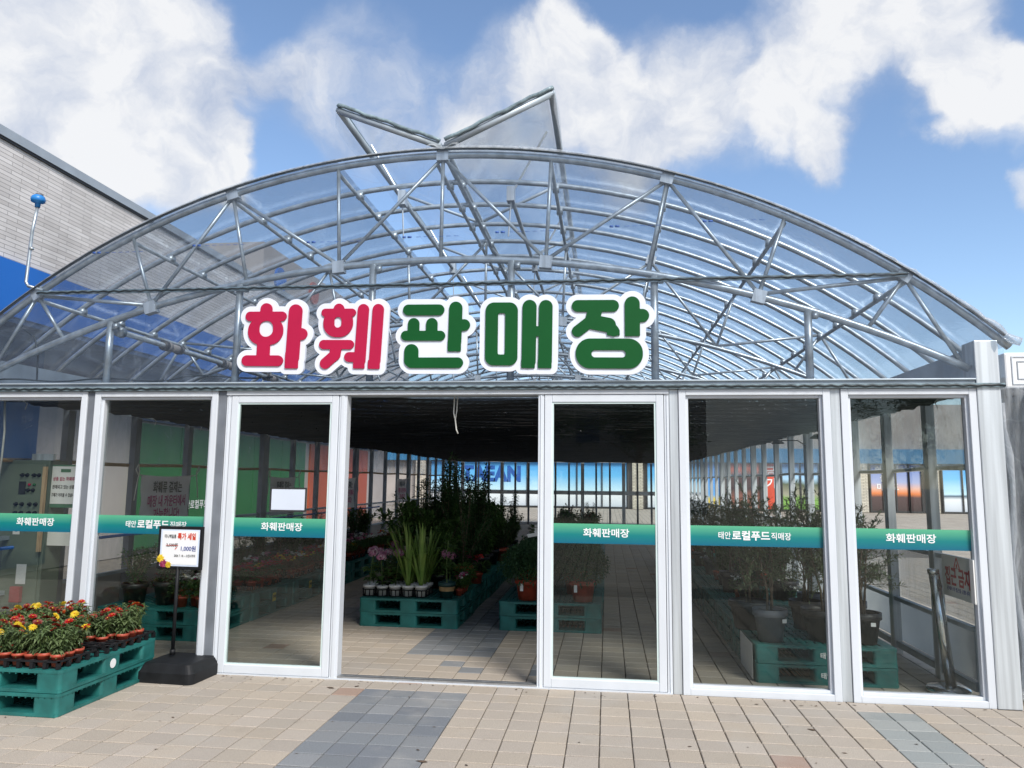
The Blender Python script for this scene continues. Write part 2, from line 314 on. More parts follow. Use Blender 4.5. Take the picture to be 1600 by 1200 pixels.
M['beige'] = pm('beige_panel', (.36, .33, .31), .6, 0, .08, 1)
M['brick'] = brickmat('long_brick', (.54, .515, .50), (.68, .655, .64), (.27, .255, .25), .52, .062, .004, .37)
M['brick_x'] = brickmat('buff_brick', (.55, .50, .42), (.66, .61, .52), (.22, .20, .17), .28, .085, .012, .5, 'XZ')
M['coping'] = pm('coping_metal', (.36, .40, .44), .5, .2, .1, 2)
M['kick'] = leafmat('kick_sheet', (.70, .73, .74), (.82, .84, .84), 2, .4, .85)

# ------------------------------------------------------------------ text
_fonts = {}
def textmesh(body, size, bold=.0, width=None, ext=.0006):
    c = bpy.data.curves.new('lettering', 'FONT'); c.body = body; c.size = size; c.offset = bold * size; c.extrude = ext; c.align_x = 'CENTER'; c.align_y = 'CENTER'; c.resolution_u = 3
    o = bpy.data.objects.new('lettering', c); COL.objects.link(o); bpy.context.view_layer.update()
    me = bpy.data.meshes.new_from_object(o.evaluated_get(bpy.context.evaluated_depsgraph_get()))
    bpy.data.objects.remove(o); bpy.data.curves.remove(c)
    if width:
        xs = [v.co.x for v in me.vertices]; k = width / max(1e-6, max(xs) - min(xs))
        for v in me.vertices: v.co.x *= k
    return me
def text(name, body, size, mat, loc, parent=None, rot=(R(90), 0, 0), bold=.012, width=None, ext=.0006):
    me = textmesh(body, size, bold, width, ext); me.materials.clear(); me.materials.append(mat)
    o = link(name, me, parent, loc); o.rotation_euler = rot; return o

# ------------------------------------------------------------------ ground
def build_ground():
    g = MB(); g.face([(-400, -300, -.02), (400, -300, -.02), (400, 500, -.02), (-400, 500, -.02)])
    m = brickmat('far_paving', (.36, .31, .26), (.42, .36, .30), (.18, .16, .14), .2, .2, .012, .0, 'XY', .85)
    tag(obj('ground', g, m), 'beige concrete paving reaching to the far buildings', 'ground', kind='structure')
    # pavers: every block its own slightly tilted top over a dark joint bed
    jb = MB(); jb.face([(-9, -6, -.012), (9, -6, -.012), (9, 23, -.012), (-9, 23, -.012)])
    obj('joint_bed', jb, pm('paver_joint', (.14, .12, .10), .95, 0, .3, 12))['kind'] = 'structure'
    vs = []; fs = []; cols = []
    tan = [(.40, .35, .29), (.415, .36, .295), (.39, .345, .29), (.405, .35, .285), (.385, .34, .29), (.41, .36, .305)]
    gry = [(.185, .20, .215), (.21, .22, .23), (.165, .18, .20), (.225, .235, .245)]
    pale = [(.27, .29, .285), (.30, .315, .305)]
    P = .2
    for iy in range(-24, 110):
        y0 = iy * P - .07
        for ix in range(-44, 44):
            x0 = ix * P - .055
            xc = x0 + .1; yc = y0 + .1
            if yc > 3 and (xc < -4.6 or xc > 4.6) and not (xc > 4.6 and yc < 12): continue
            c = rnd.choice(tan)
            if -.5 < xc < .34 and (yc < -.2 or yc > .85): c = rnd.choice(gry)
            elif -.3 < xc < .9 and .2 < yc < .7 and rnd.random() < .4: c = rnd.choice(gry)
            elif 3.2 < xc < 3.62 and yc < -.2: c = rnd.choice(pale)
            elif -.15 < yc < .0 and xc > .3 and rnd.random() < .42: c = rnd.choice(gry + pale)
            elif rnd.random() < .006: c = (.33, .235, .185)
            k = rnd.uniform(.93, 1.07); c = tuple(v * k for v in c)
            g0 = .0026 + rnd.uniform(0, .0016); gy = g0 + .0030; h = [rnd.uniform(-.0012, .0012) for _ in range(4)]; rot = rnd.uniform(-.008, .008)
            pts = []
            for (dx, dy), hh in zip(((-1, -1), (1, -1), (1, 1), (-1, 1)), h):
                ex = dx * (P / 2 - g0); ey = dy * (P / 2 - gy); pts.append((xc + ex - ey * rot, yc + ey + ex * rot, hh))
            i = len(vs); q = .93
            for (px, py, pz) in pts: vs.append((xc + (px - xc) * .965, yc + (py - yc) * .965, pz))
            for (px, py, pz) in pts: vs.append((px, py, pz - .0035))
            for (px, py, pz) in pts: vs.append((px, py, -.013))
            fs.append((i, i + 1, i + 2, i + 3)); cols.append(c)
            for a in range(4):
                b = (a + 1) % 4; fs.append((i + 4 + a, i + 4 + b, i + b, i + a)); fs.append((i + 8 + a, i + 8 + b, i + 4 + b, i + 4 + a)); cols += [c, c]
    me = bpy.data.meshes.new('paving'); me.from_pydata(vs, [], fs)
    at = me.color_attributes.new('paver', 'FLOAT_COLOR', 'CORNER'); buf = np.ones((len(me.loops), 4), np.float32)
    buf[:, :3] = np.repeat(np.array(cols, np.float32), 4, axis=0); at.data.foreach_set('color', buf.ravel())
    m, nt, p, out = newmat('paver'); N = nt.nodes; L = nt.links
    va = N.new('ShaderNodeVertexColor'); va.layer_name = 'paver'; tc = N.new('ShaderNodeTexCoord')
    def nz(s, d, ro=.6):
        n = N.new('ShaderNodeTexNoise'); n.inputs['Scale'].default_value = s; n.inputs['Detail'].default_value = d; n.inputs['Roughness'].default_value = ro; L.new(tc.outputs['Object'], n.inputs['Vector']); return n
    fine = nz(150, 5, .8); mr = N.new('ShaderNodeMapRange'); mr.inputs[1].default_value = .32; mr.inputs[2].default_value = .68; mr.inputs[3].default_value = .62; mr.inputs[4].default_value = 1.32; L.new(fine.outputs['Fac'], mr.inputs[0])
    hs = N.new('ShaderNodeHueSaturation'); L.new(va.outputs[0], hs.inputs['Color']); L.new(mr.outputs[0], hs.inputs['Value'])
    big = nz(1.1, 7); m2 = N.new('ShaderNodeMapRange'); m2.inputs[1].default_value = .52; m2.inputs[2].default_value = .72; m2.inputs[4].default_value = .55; L.new(big.outputs['Fac'], m2.inputs[0])
    mx = N.new('ShaderNodeMixRGB'); L.new(m2.outputs[0], mx.inputs[0]); L.new(hs.outputs[0], mx.inputs[1]); mx.inputs[2].default_value = (.40, .38, .35, 1)
    st = nz(5, 6, .7); m3 = N.new('ShaderNodeMapRange'); m3.inputs[1].default_value = .58; m3.inputs[2].default_value = .78; m3.inputs[4].default_value = .4; L.new(st.outputs['Fac'], m3.inputs[0])
    mx2 = N.new('ShaderNodeMixRGB'); L.new(m3.outputs[0], mx2.inputs[0]); L.new(mx.outputs[0], mx2.inputs[1]); mx2.inputs[2].default_value = (.20, .17, .14, 1)
    L.new(mx2.outputs[0], p.inputs['Base Color']); p.inputs['Roughness'].default_value = .82
    bp = N.new('ShaderNodeBump'); bp.inputs['Strength'].default_value = .35; bp.inputs['Distance'].default_value = .002; L.new(fine.outputs['Fac'], bp.inputs['Height']); L.new(bp.outputs[0], p.inputs['Normal'])
    me.materials.append(m); o = link('pavement', me); tag(o, 'square beige pavers with a grey strip running through the doorway', 'pavement', kind='structure')
build_ground()

# ------------------------------------------------------------------ greenhouse
LEN = 22.2
def arch_z(x, top=4.395, r=6.62): return top - (r - math.sqrt(r * r - x * x))
def chord_z(x): return 3.46 - (9.45 - math.sqrt(9.45 ** 2 - x * x))
GH = thing('greenhouse', 'arched clear film greenhouse shop with white framed glass front and open roof vents', 'greenhouse')
def arc(y, fn, x0, x1, n=44): return [(x0 + (x1 - x0) * i / n, y, fn(x0 + (x1 - x0) * i / n)) for i in range(n + 1)]
def hoop_mb(y, r=.03, n=8):
    b = MB(); b.tube(arc(y, arch_z, -4.47, 4.47), r, n); return b
WEB = [(0, 0, .0, 'v'), (0, 0, .9, 1), (.94, 0, .9, 1), (1.91, 0, .9, 1), (1.91, 0, 1.74, 'v2'), (1.91, 0, 2.62, 1), (2.84, 0, 2.62, 1), (3.735, 0, 2.62, 1), (3.735, 0, 3.45, 1), (3.735, 0, 4.12, 1)]
hoop_me = hoop_mb(0, .0245, 6).mesh('hoop', M['galv'], True)
nh = int(LEN / .6)
def truss(y, r, full):
    root = obj('truss', hoop_mb(y, r, 10 if full else 7), M['galv'], GH, True)
    c = MB(); c.tube(arc(y, chord_z, -4.17, 4.17), r * .95, 10 if full else 6)
    obj('bottom_chord', c, M['galv'], root, True)
    for sgn in (-1, 1):
        for xa, _, xb, kind in WEB:
            if xa == 0 and xb == 0 and sgn < 0: continue
            w = MB(); za = arch_z(xa) - .02; zb = chord_z(xb) + .02
            w.tube([(sgn * xa, y, za), (sgn * xb, y, zb)], .0165 if full else .0165, 8 if full else 6)
            obj('web', w, M['galv'], root, True)
        for xp, zf in (((0, arch_z), (1.91, arch_z), (3.735, arch_z), (.9, chord_z), (2.62, chord_z)) if full else ((1.91, arch_z), (.9, chord_z))):
            if xp == 0 and sgn < 0: continue
            b = MB(); z = zf(xp); a = math.atan2(zf(xp + .05) - zf(xp - .05), .1) * sgn
            dy = .034 if full else .03
            pl = [(-.052, -.055), (.052, -.055), (.052, .05), (-.052, .05)]
            pts = [(sgn * xp + px * math.cos(a) - pz * math.sin(a), z + px * math.sin(a) + pz * math.cos(a)) for px, pz in pl]
            for yy in (y - dy, y + dy): b.face([(px, yy, pz) for px, pz in pts])
            for k in range(4):
                p0 = pts[k]; p1 = pts[(k + 1) % 4]; b.face([(p0[0], y - dy, p0[1]), (p1[0], y - dy, p1[1]), (p1[0], y + dy, p1[1]), (p0[0], y + dy, p0[1])])
            obj('gusset', b, M['galv_post'], root)
for k in range(nh + 1):
    if k % 4 == 0: truss(k * .6, .0315 if k == 0 else .026, k == 0)
    else: link('hoop', hoop_me, GH, (0, k * .6, 0))
# long tubes under the hoops
for x in (-3.735, -2.84, -1.91, -.94, -.06, .06, .94, 1.91, 2.84, 3.735):
    b = MB(); z = arch_z(x) - .058; b.tube([(x, .02 if abs(x) > .1 else .05, z), (x, LEN, z)], .0185 if abs(x) < 3 else .02, 7)
    for k in range(1, 12):
        yy = k * .6; b.box(x - .03, x + .03, yy - .034, yy + .034, z - .006, z + .05)
    obj('purlin', b, M['galv'], GH, True)
for x in (-2.99,):
    b = MB(); z = 2.90; b.tube([(x, .12, z), (x, 21, z)], .026, 10); b.tube([(x, .1, z), (x, .16, z)], .05, 14)
    b.tube([(x, .1, z + .02), (x, .1, chord_z(x))], .012, 6)
    pp = obj('curtain_pipe', b, M['galv'], GH, True)
    for k in range(4):
        c = MB(); y0 = .86 + k * 1.15; c.tube([(x, y0, z), (x, y0 + .06, z)], .05, 14); c.tube([(x, y0 + .06, z), (x, y0 + .28, z)], .042, 14); obj('sleeve', c, M['beige'], pp, True)
        c = MB(); c.tube([(x, y0 - .05, z), (x, y0, z)], .052, 14); c.tube([(x, y0 + .2, z), (x, y0 + .23, z)], .05, 14); obj('clamp_ring', c, M['dark'], pp, True)
# studs above the front beam
for x in (-2.99, -1.79, -.59, .61, 1.79, 2.99):
    b = MB(); b.tube([(x, -.01, 2.41), (x, -.01, chord_z(x) - .01)], .031, 12); b.box(x + .03, x + .075, -.035, .01, chord_z(x) - .075, chord_z(x) - .03)
    obj('stud', b, M['galv'], GH, True)
# eaves and corner posts
for sgn in (-1, 1):
    b = MB(); xa, xb = sorted((sgn * 4.22, sgn * 4.40)); b.box(xa, xb, .16, LEN, 2.36, 2.46); b.box(xa, xa + .012, .16, LEN, 2.46, 2.66) if sgn > 0 else b.box(xb - .012, xb, .16, LEN, 2.46, 2.66)
    b.box(xb - .012, xb, .16, LEN, 2.46, 2.60) if sgn > 0 else b.box(xa, xa + .012, .16, LEN, 2.46, 2.60)
    obj('gutter', b, M['grey_beam'], GH)
    xa, xb = sorted((sgn * 4.185, sgn * 4.355)); b = MB(); b.box(xa, xb, -.07, .14, .0, 2.70)
    obj('corner_post', b, M['galv_post'], GH, bev=.006)
b = MB(); b.box(-4.184, 4.184, -.055, .03, 2.335, 2.412); b.box(-4.184, 4.184, -.075, -.056, 2.395, 2.408); obj('front_beam', b, M['grey_beam'], GH, bev=.004)
# film locking strips with their wavy wire
def strip(x0, x1, z, y, zf=None, nm='film_strip'):
    b = MB(); n = 60
    zz = zf or (lambda x: z)
    b.box(x0, x1, y - .012, y + .006, z - .017, z + .017)
    s = obj(nm, b, M['film_edge'], GH)
    w = MB(); k = int((x1 - x0) / .05); w.tube([(x0 + (x1 - x0) * i / k, y - .016, z + (.0035 if i % 2 else -.0035) + rnd.uniform(-.003, .003)) for i in range(k + 1)], .008, 5)
    obj('spring_wire', w, M['wire'], s, True); return s
strip(-3.70, 3.74, 3.232, -.045); strip(-4.16, 4.38, 2.352, -.075)
# posts between the front windows
for x0, x1 in ((-3.12, -3.05), (-1.905, -1.832), (1.892, 1.964), (3.12, 3.197)):
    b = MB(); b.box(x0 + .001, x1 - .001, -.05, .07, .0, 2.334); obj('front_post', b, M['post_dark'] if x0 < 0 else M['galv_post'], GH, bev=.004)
b = MB(); b.box(-4.14, 4.14, .0465, .19, 2.298, 2.333); obj('added_gap_plate', b, M['grey_beam'], GH)  # added plate that blocks the bright strip at the net's front edge
b = MB(); b.box(-1.83, 1.89, -.062, .046, 2.296, 2.334); obj('door_header', b, M['pvc'], GH, bev=.004)
BZ0, BZ1 = 1.111, 1.265
def frame_mb(x0, x1, z0, z1, wl, wr, wt, wb, y0, y1):
    b = MB(); b.box(x0, x0 + wl, y0, y1, z0, z1); b.box(x1 - wr, x1, y0, y1, z0, z1); b.box(x0 + wl, x1 - wr, y0, y1, z1 - wt, z1); b.box(x0 + wl, x1 - wr, y0, y1, z0, z0 + wb); return b
def band_on(parent, x0, x1, y, words, tx, twid, tsz):
    b = MB(); b.box(x0, x1, y - .001, y + .001, BZ0, BZ1); obj('band', b, M['band'], parent)
    if isinstance(words, str): text('lettering', words, tsz, M['white'], (tx, y - .0022, (BZ0 + BZ1) / 2 + .003), parent, bold=.018, width=twid)
    else:
        a, c, d = words; w = twid
        text('lettering', a, tsz * .85, M['white'], (tx - w * .41, y - .0022, (BZ0 + BZ1) / 2), parent, bold=.012, width=w * .17)
        text('lettering', c, tsz * 1.06, M['white'], (tx - w * .045, y - .0022, (BZ0 + BZ1) / 2), parent, bold=.028, width=w * .52)
        text('lettering', d, tsz * .85, M['white'], (tx + w * .365, y - .0022, (BZ0 + BZ1) / 2), parent, bold=.012, width=w * .27)
def window(x0, x1, words, tx, twid, name='window', y=0.0, tsz=.072):
    f = frame_mb(x0, x1, 0, 2.333, .055, .055, .048, .05, -.062, .045)
    root = obj(name, f, M['pvc'], GH, bev=.004)
    s = frame_mb(x0 + .055, x1 - .055, .05, 2.285, .022, .022, .022, .022, -.035, .03); obj('glazing_bead', s, M['pvc'], root, bev=.003)
    g = MB(); g.box(x0 + .07, x1 - .07, .008, .012, .065, 2.27); obj('pane', g, M['glass'], root)
    band_on(root, x0 + .078, x1 - .078, .004, words, tx, twid, tsz); return root
FULL = '화훼판매장'; STORE = ('태안', '로컬푸드', '직매장')
window(-4.184, -3.121, FULL, -3.565, .36)
window(-3.049, -1.906, STORE, -2.437, .56)
window(1.965, 3.119, STORE, 2.53, .55)
window(3.198, 4.184, FULL, 3.68, .36)
def door(x0, x1, words, tx, jl, jr, yoff):
    b = frame_mb(x0, x1, .012, 2.294, .06, .06, .062, .068, -.052 + yoff, -.012 + yoff)
    root = obj('door', b, M['pvc'], GH, bev=.005)
    e = frame_mb(x0 + .06, x1 - .06, .08, 2.232, .014, .014, .012, .012, -.044 + yoff, -.02 + yoff); obj('glazing_bead', e, M['glass_edge'], root)
    g = MB(); g.box(x0 + .07, x1 - .07, -.032 + yoff, -.028 + yoff, .09, 2.225); obj('pane', g, M['glass'], root)
    band_on(root, x0 + .045 + (.0 if jl else .03), x1 - .03 - (.0 if not jl else .03), -.0535 + yoff if False else -.037 + yoff, words, tx, .36, .072)
    return root
dl = door(-1.785, -.835, FULL, -1.29, 1, 0, .0); dr = door(.90, 1.848, FULL, 1.39, 0, 1, .0)
# paper on the left door
b = MB(); b.box(-1.39, -1.10, -.042, -.040, 1.335, 1.505); obj('paper', b, pm('paper', (.62, .68, .78), .6, 0, .02, 3), dl)
b = frame_mb(-1.405, -1.085, 1.32, 1.52, .012, .012, .012, .012, -.0435, -.0385); obj('paper_frame', b, M['dark'], dl)
for x0, x1 in ((-1.829, -1.79), (-.83, -.762), (.848, .896), (1.853, 1.890)):
    b = MB(); b.box(x0, x1, -.048, .055, .0, 2.295); b.box(x0 + .018, x1 - .018, -.056, -.049, .0, 2.29); obj('door_jamb', b, M['pvc'], GH, bev=.004)
b = MB(); b.box(-1.829, 1.889, -.058, .05, -.005, .010); obj('threshold', b, M['pvc'], GH)
b = MB(); b.box(-.76, .846, -.05, -.02, .0105, .024); b.box(-.76, .846, .01, .035, .0105, .022)
for k in range(40): b.box(-.75 + k * .04, -.735 + k * .04, -.015, .006, .0105, .017)
obj('door_track', b, M['alu'], GH)
# front gable film, roof film
def gable(u, v):
    x = -4.40 + 8.80 * u; zt = arch_z(x) + .03; zb = 2.41; z = zb + (zt - zb) * v
    wr = .012 * math.sin(x * 9 + z * 13) * math.sin(z * 7 - x * 4) + (.02 * math.sin(x * 30 - z * 14) if x > 2.6 else 0)
    return (x, -.062 - .012 * abs(wr) * 20 * .2 + wr * .35, z)
b = MB(); b.grid(gable, 120, 16)
for x, z in ((-3.05, 3.58), (-2.1, 3.62), (-1.05, 3.62), (-.2, 3.64), (.6, 3.66), (1.55, 3.68), (2.3, 3.70)):   # the maker's faint blue print on the film
    for k in range(6): b.box(x + k * .065, x + k * .065 + .04, -.082, -.0815, z, z + .004, 1)
    b.box(x - .12, x - .09, -.082, -.0815, z - .006, z + .012, 1); b.box(x - .075, x - .04, -.082, -.0815, z - .006, z + .012, 1)
obj('gable_film', b, [M['film'], pm('blue_ink', (.03, .09, .32), .5)], GH, True)
def roof_part(xa, xb, y0, y1, nx, ny, lift=.045):
    def fn(u, v):
        x = xa + (xb - xa) * u; y = y0 + (y1 - y0) * v
        return (x, y, arch_z(x) + lift + .002 * math.sin(y * 10.47) + .002 * math.sin(x * 17 + y * 3))
    b = MB(); b.grid(fn, nx, ny); return b
obj('roof_film', roof_part(-4.50, -.95, -.07, LEN, 30, 110), M['film_roof'], GH, True)
obj('roof_film', roof_part(.95, 4.50, -.07, LEN, 30, 110), M['film_roof'], GH, True)
b = MB(); b.tube(arc(-.05, lambda x: arch_z(x) + .036, -4.40, 4.42, 70), .013, 6); obj('film_channel', b, M['wire'], GH, True)
# clip marks and torn edge above the front hoop
b = MB()
def fr(u, v):
    x = -4.5 + 9.0 * u; w = .028 + .006 * math.sin(x * 2.3) + (.008 * abs(math.sin(x * 6)) if x > 3.3 else 0)
    return (x, -.075 + .02 * v, arch_z(x) + .03 + w * v)
b.grid(fr, 160, 1); obj('film_hem', b, M['film_roll'], GH, True)
def hemlump(sx):
    b = MB(); pts = []
    for k in range(26):
        a = k / 25; x = sx * (3.3 + 1.22 * a); z = arch_z(min(4.5, abs(x))) + .045 + .008 * math.sin(k * 2.1); pts.append((x, -.06 + .015 * math.sin(k * 1.7), z))
    b.tube(pts, [.008 + .026 * (k / 25) ** 2.5 + .003 * math.sin(k * 2.7) for k in range(26)], 9); return b
for sx in (1,): obj('bunched_film', hemlump(sx), M['film_roll'], GH, True)
# roof vents: two flaps hinged on the ridge
def flap(sx, dx, dz, ylen):
    hx, hz = sx * .02, 4.47; ex, ez = sx * dx, hz + dz
    fr_ = MB()
    fr_.tube([(hx, -.02, hz), (ex, -.02, ez)], .031, 8); fr_.tube([(ex, -.04, ez), (ex, ylen, ez)], .031, 8); fr_.tube([(hx, -.02, hz), (hx, ylen, hz)], .022, 8)
    for k in range(1, 12):
        y = k * ylen / 11; fr_.tube([(hx, y, hz), (ex, y, ez)], .018, 6)
    root = obj('vent_flap', fr_, M['grey_beam'], GH, True)
    b = MB()
    def fn(u, v):
        x = hx + (ex - hx) * u; z = hz + (ez - hz) * u + .04 + .006 * math.sin(v * 70) * u + .01 * math.sin(u * 7 + v * 90); return (x, -.06 + (ylen + .06) * v, z)
    b.grid(fn, 10, 90)
    def fn2(u, v): return (ex + sx * (.02 + .02 * math.sin(v * 60)) * 1, -.06 + (ylen + .06) * v, ez + .045 - .20 * u + .012 * math.sin(v * 75 + u * 4))
    b.grid(fn2, 4, 90); obj('flap_film', b, M['film_roof'], root, True)
    e = MB(); pts = [(hx + (ex - hx) * t, -.055, hz + (ez - hz) * t + .04 + .005 * math.sin(t * 17 + sx) + .003 * math.sin(t * 41)) for t in [i / 30 for i in range(31)]]
    e.tube(pts, .017, 6); pts = [(ex, -.05 + .3 * t, ez + .04 + .004 * math.sin(t * 21)) for t in range(0, 72)]; e.tube(pts, .02, 6)
    obj('folded_film', e, M['film_edge'], root, True)
    for k in range(8):
        r_ = MB(); y = .6 + k * 2.4; r_.tube([(sx * .52, y, 4.25), (ex * .9, y, hz + (ez - hz) * .9)], .012, 6); r_.box(sx * .52 - .035, sx * .52 + .035, y - .05, y + .05, 4.18, 4.32); r_.tube([(sx * .52, y, 4.18), (sx * .50, y, 3.85)], .007, 5)
        obj('rack_opener', r_, M['galv_post'], root)
    return root
flap(-1, .945, .37, 21.3); flap(1, .945, .43, 21.3)
b = MB(); b.tube([(-.52, .56, 4.24), (-.52, 21, 4.24)], .02, 7); b.tube([(.52, .56, 4.24), (.52, 21, 4.24)], .02, 7); obj('vent_shaft', b, M['galv'], GH, True)
b = MB(); b.grid(lambda u, v: (-.14 + .28 * u, -.075 + .05 * v, 4.44 + .07 * math.sin(u * 9) * .3 + .05 * v), 12, 2); obj('ridge_film', b, M['film_roll'], GH, True)
# side walls
def side(sx):
    xs = sx * 4.16; sp = 1.0 if sx > 0 else 1.15; y = .79 if sx > 0 else 1.10; k = 0
    while y < LEN - .3:
        wide = .11 if k % 4 == 0 and k else .05
        b = MB(); b.box(xs - .035, xs + .035, y - wide, y + wide, .0, 2.34)
        if wide > .06: b.box(xs - sx * .05 - .014, xs - sx * .05 + .014, y - wide - .05, y - wide, .0, 2.34)
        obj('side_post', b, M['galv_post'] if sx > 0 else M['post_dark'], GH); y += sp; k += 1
    b = MB(); b.box(xs - .02, xs + .02, .15, LEN, .06, .12); b.box(xs - .025, xs + .025, .15, LEN, .50, .535); b.box(xs - .022, xs + .022, .15, LEN, 1.0, 1.035); b.box(xs - .03, xs + .03, .15, LEN, 2.30, 2.36)
    obj('side_rail', b, M['grey_beam'], GH)
    xo = xs + sx * .042
    def fn(u, v):
        yy = .15 + (LEN - .15) * u; z = 1.74 + .6 * v; return (xo + .012 * math.sin(yy * 11 + z * 5) + .02 * math.sin(yy * 3.1) * (1 - v), yy, z)
    b = MB(); b.grid(fn, 160, 6); obj('side_film', b, M['film_side'], GH, True)
    b = MB(); b.tube([(xo, .15 + i * .55, 1.735 + .008 * math.sin(i * 1.3)) for i in range(41)], .02, 8); obj('film_rod', b, M['galv'] if sx > 0 else M['kraft'], GH, True)
    b = MB(); b.box(xo - .004, xo + .004, .16, LEN, .12, .50); obj('kick_panel', b, M['kick'] if sx > 0 else M['beige'], GH)
    b = MB()
    b.grid(lambda u, v: (xo + .01 * math.sin(u * 300), .15 + (LEN - .15) * u, .535 + .465 * v), 90, 2); obj('lower_film', b, M['film_side'], GH, True)
side(-1); side(1)
b = MB(); b.tube([(-4.10, .2, .93), (-4.10, 12, .93)], .016, 8); obj('blue_rail', b, M['blue'], GH, True)
# back wall
b = MB(); ys = LEN
b.box(-4.16, 4.16, ys, ys + .06, 2.28, 2.36); b.box(-4.16, 4.16, ys, ys + .05, 1.10, 1.24); b.box(-4.16, 4.16, ys, ys + .05, 0, .08)
obj('back_rail', b, M['pvc'], GH)
for k in range(17):
    x = -4.0 + k * .5; w = .06 if k % 3 == 0 else .035
    b = MB(); b.box(x - w, x + w, ys - .02, ys + .07, 0, 2.33); obj('back_post', b, M['post_dark'] if k % 3 else M['galv_post'], GH)
b = MB(); b.box(-4.1, 4.1, ys + .03, ys + .034, .08, 2.28); obj('back_glazing', b, M['glass'], GH)
# little post lamp on the left shoulder
L1 = thing('marker_lamp', 'blue capped lamp on a thin bent pipe at the left shoulder of the roof', 'lamp', (-3.78, .0, 3.2))
b = MB(); b.tube([(.12, -.04, .06), (-.02, -.05, .10), (-.045, -.05, .14), (-.03, -.05, .62), (.0, -.05, .84)], .014, 8); b.tube([(-.02, -.05, .44), (-.02, -.05, .46)], .019, 8); obj('pipe', b, M['galv'], L1, True)
b = MB(); b.lathe([(.0, .84), (.022, .84), (.024, .88), (.056, .89), (.062, .915), (.054, .94), (.034, .955), (0, .958)], (0.0, -.05, 0), 16); obj('lamp_cap', b, pm('lamp_blue', (.02, .20, .55), .4), L1, True)
b = MB(); b.lathe([(.034, .952), (.032, .966), (0, .97)], (0.008, -.05, 0), 12); obj('lens', b, M['pot_grey'], L1, True)

# shade net hung under the trusses
def build_net():
    m, nt, p, out = newmat('shade_net'); N = nt.nodes; L = nt.links
    tc = N.new('ShaderNodeTexCoord'); sp = N.new('ShaderNodeSeparateXYZ'); L.new(tc.outputs['Object'], sp.inputs[0])
    nz = N.new('ShaderNodeTexNoise'); nz.inputs['Scale'].default_value = 1; nz.inputs['Detail'].default_value = 5
    mp = N.new('ShaderNodeMapping'); mp.inputs['Scale'].default_value = (30, 14, 1); L.new(tc.outputs['Object'], mp.inputs[0]); L.new(mp.outputs[0], nz.inputs['Vector'])
    cr = N.new('ShaderNodeMapRange'); cr.inputs[1].default_value = .66; cr.inputs[2].default_value = .74; cr.inputs[3].default_value = .03; cr.inputs[4].default_value = .35; L.new(nz.outputs['Fac'], cr.inputs[0])
    def mth(op, a, b):
        n = N.new('ShaderNodeMath'); n.operation = op
        for i, v in enumerate((a, b)):
            if isinstance(v, (int, float)): n.inputs[i].default_value = v
            else: L.new(v, n.inputs[i])
        return n.outputs[0]
    fr = mth('FRACT', mth('MULTIPLY', sp.outputs['Y'], 2.5), 0)
    n5 = N.new('ShaderNodeTexNoise'); n5.inputs['Scale'].default_value = 1; m5 = N.new('ShaderNodeMapping'); m5.inputs['Scale'].default_value = (22, 5, 1); L.new(tc.outputs['Object'], m5.inputs[0]); L.new(m5.outputs[0], n5.inputs['Vector'])
    line = mth('MULTIPLY', mth('LESS_THAN', fr, .085), mth('GREATER_THAN', n5.outputs['Fac'], .43))
    mc = N.new('ShaderNodeMixRGB'); mc.inputs[1].default_value = (.016, .018, .02, 1); mc.inputs[2].default_value = (.45, .48, .5, 1); L.new(line, mc.inputs[0]); L.new(mc.outputs[0], p.inputs['Base Color']); p.inputs['Roughness'].default_value = .7; p.inputs['Specular IOR Level'].default_value = .2  # dashes over the slits are coloured pale, imitating daylight coming through
    t = N.new('ShaderNodeBsdfTransparent'); mx = N.new('ShaderNodeMixShader'); L.new(mth('MAXIMUM', cr.outputs[0], mth('MULTIPLY', line, .7)), mx.inputs[0]); L.new(p.outputs[0], mx.inputs[1]); L.new(t.outputs[0], mx.inputs[2]); L.new(mx.outputs[0], out.inputs[0])
    b = MB()
    ny = 560
    def fn(u, v):
        y = .16 + (LEN - .2) * v; ph = (y / .40) % 1; x = -4.12 + 8.24 * u
        return (x, y, 2.325 - .045 * (math.sin(ph * math.pi) ** .6) - .012 * math.sin(x * 3 + y * 2) - .006 * math.sin(x * 23 + y * 40))
    b.grid(fn, 24, ny)
    t_ = thing('shade_net', 'dark shade net drawn flat over wires under the greenhouse roof', 'shade net')
    obj('net', b, m, t_)
    for k in range(54):
        w = MB(); y = .2 + k * .4; w.tube([(-4.12, y, 2.338), (4.12, y, 2.338)], .004, 4)
        obj('support_wire', w, M['galv'], t_)
    e = MB()
    for sx in (-1, 1):
        for k in range(20):
            y = .35 + k * 1.05; e.tube([(sx * 4.10, y, 2.31), (sx * 4.06, y + .03, 2.27), (sx * 4.09, y + .05, 2.22)], .004, 4)
    obj('tie', e, M['cable_w'], t_)
build_net()

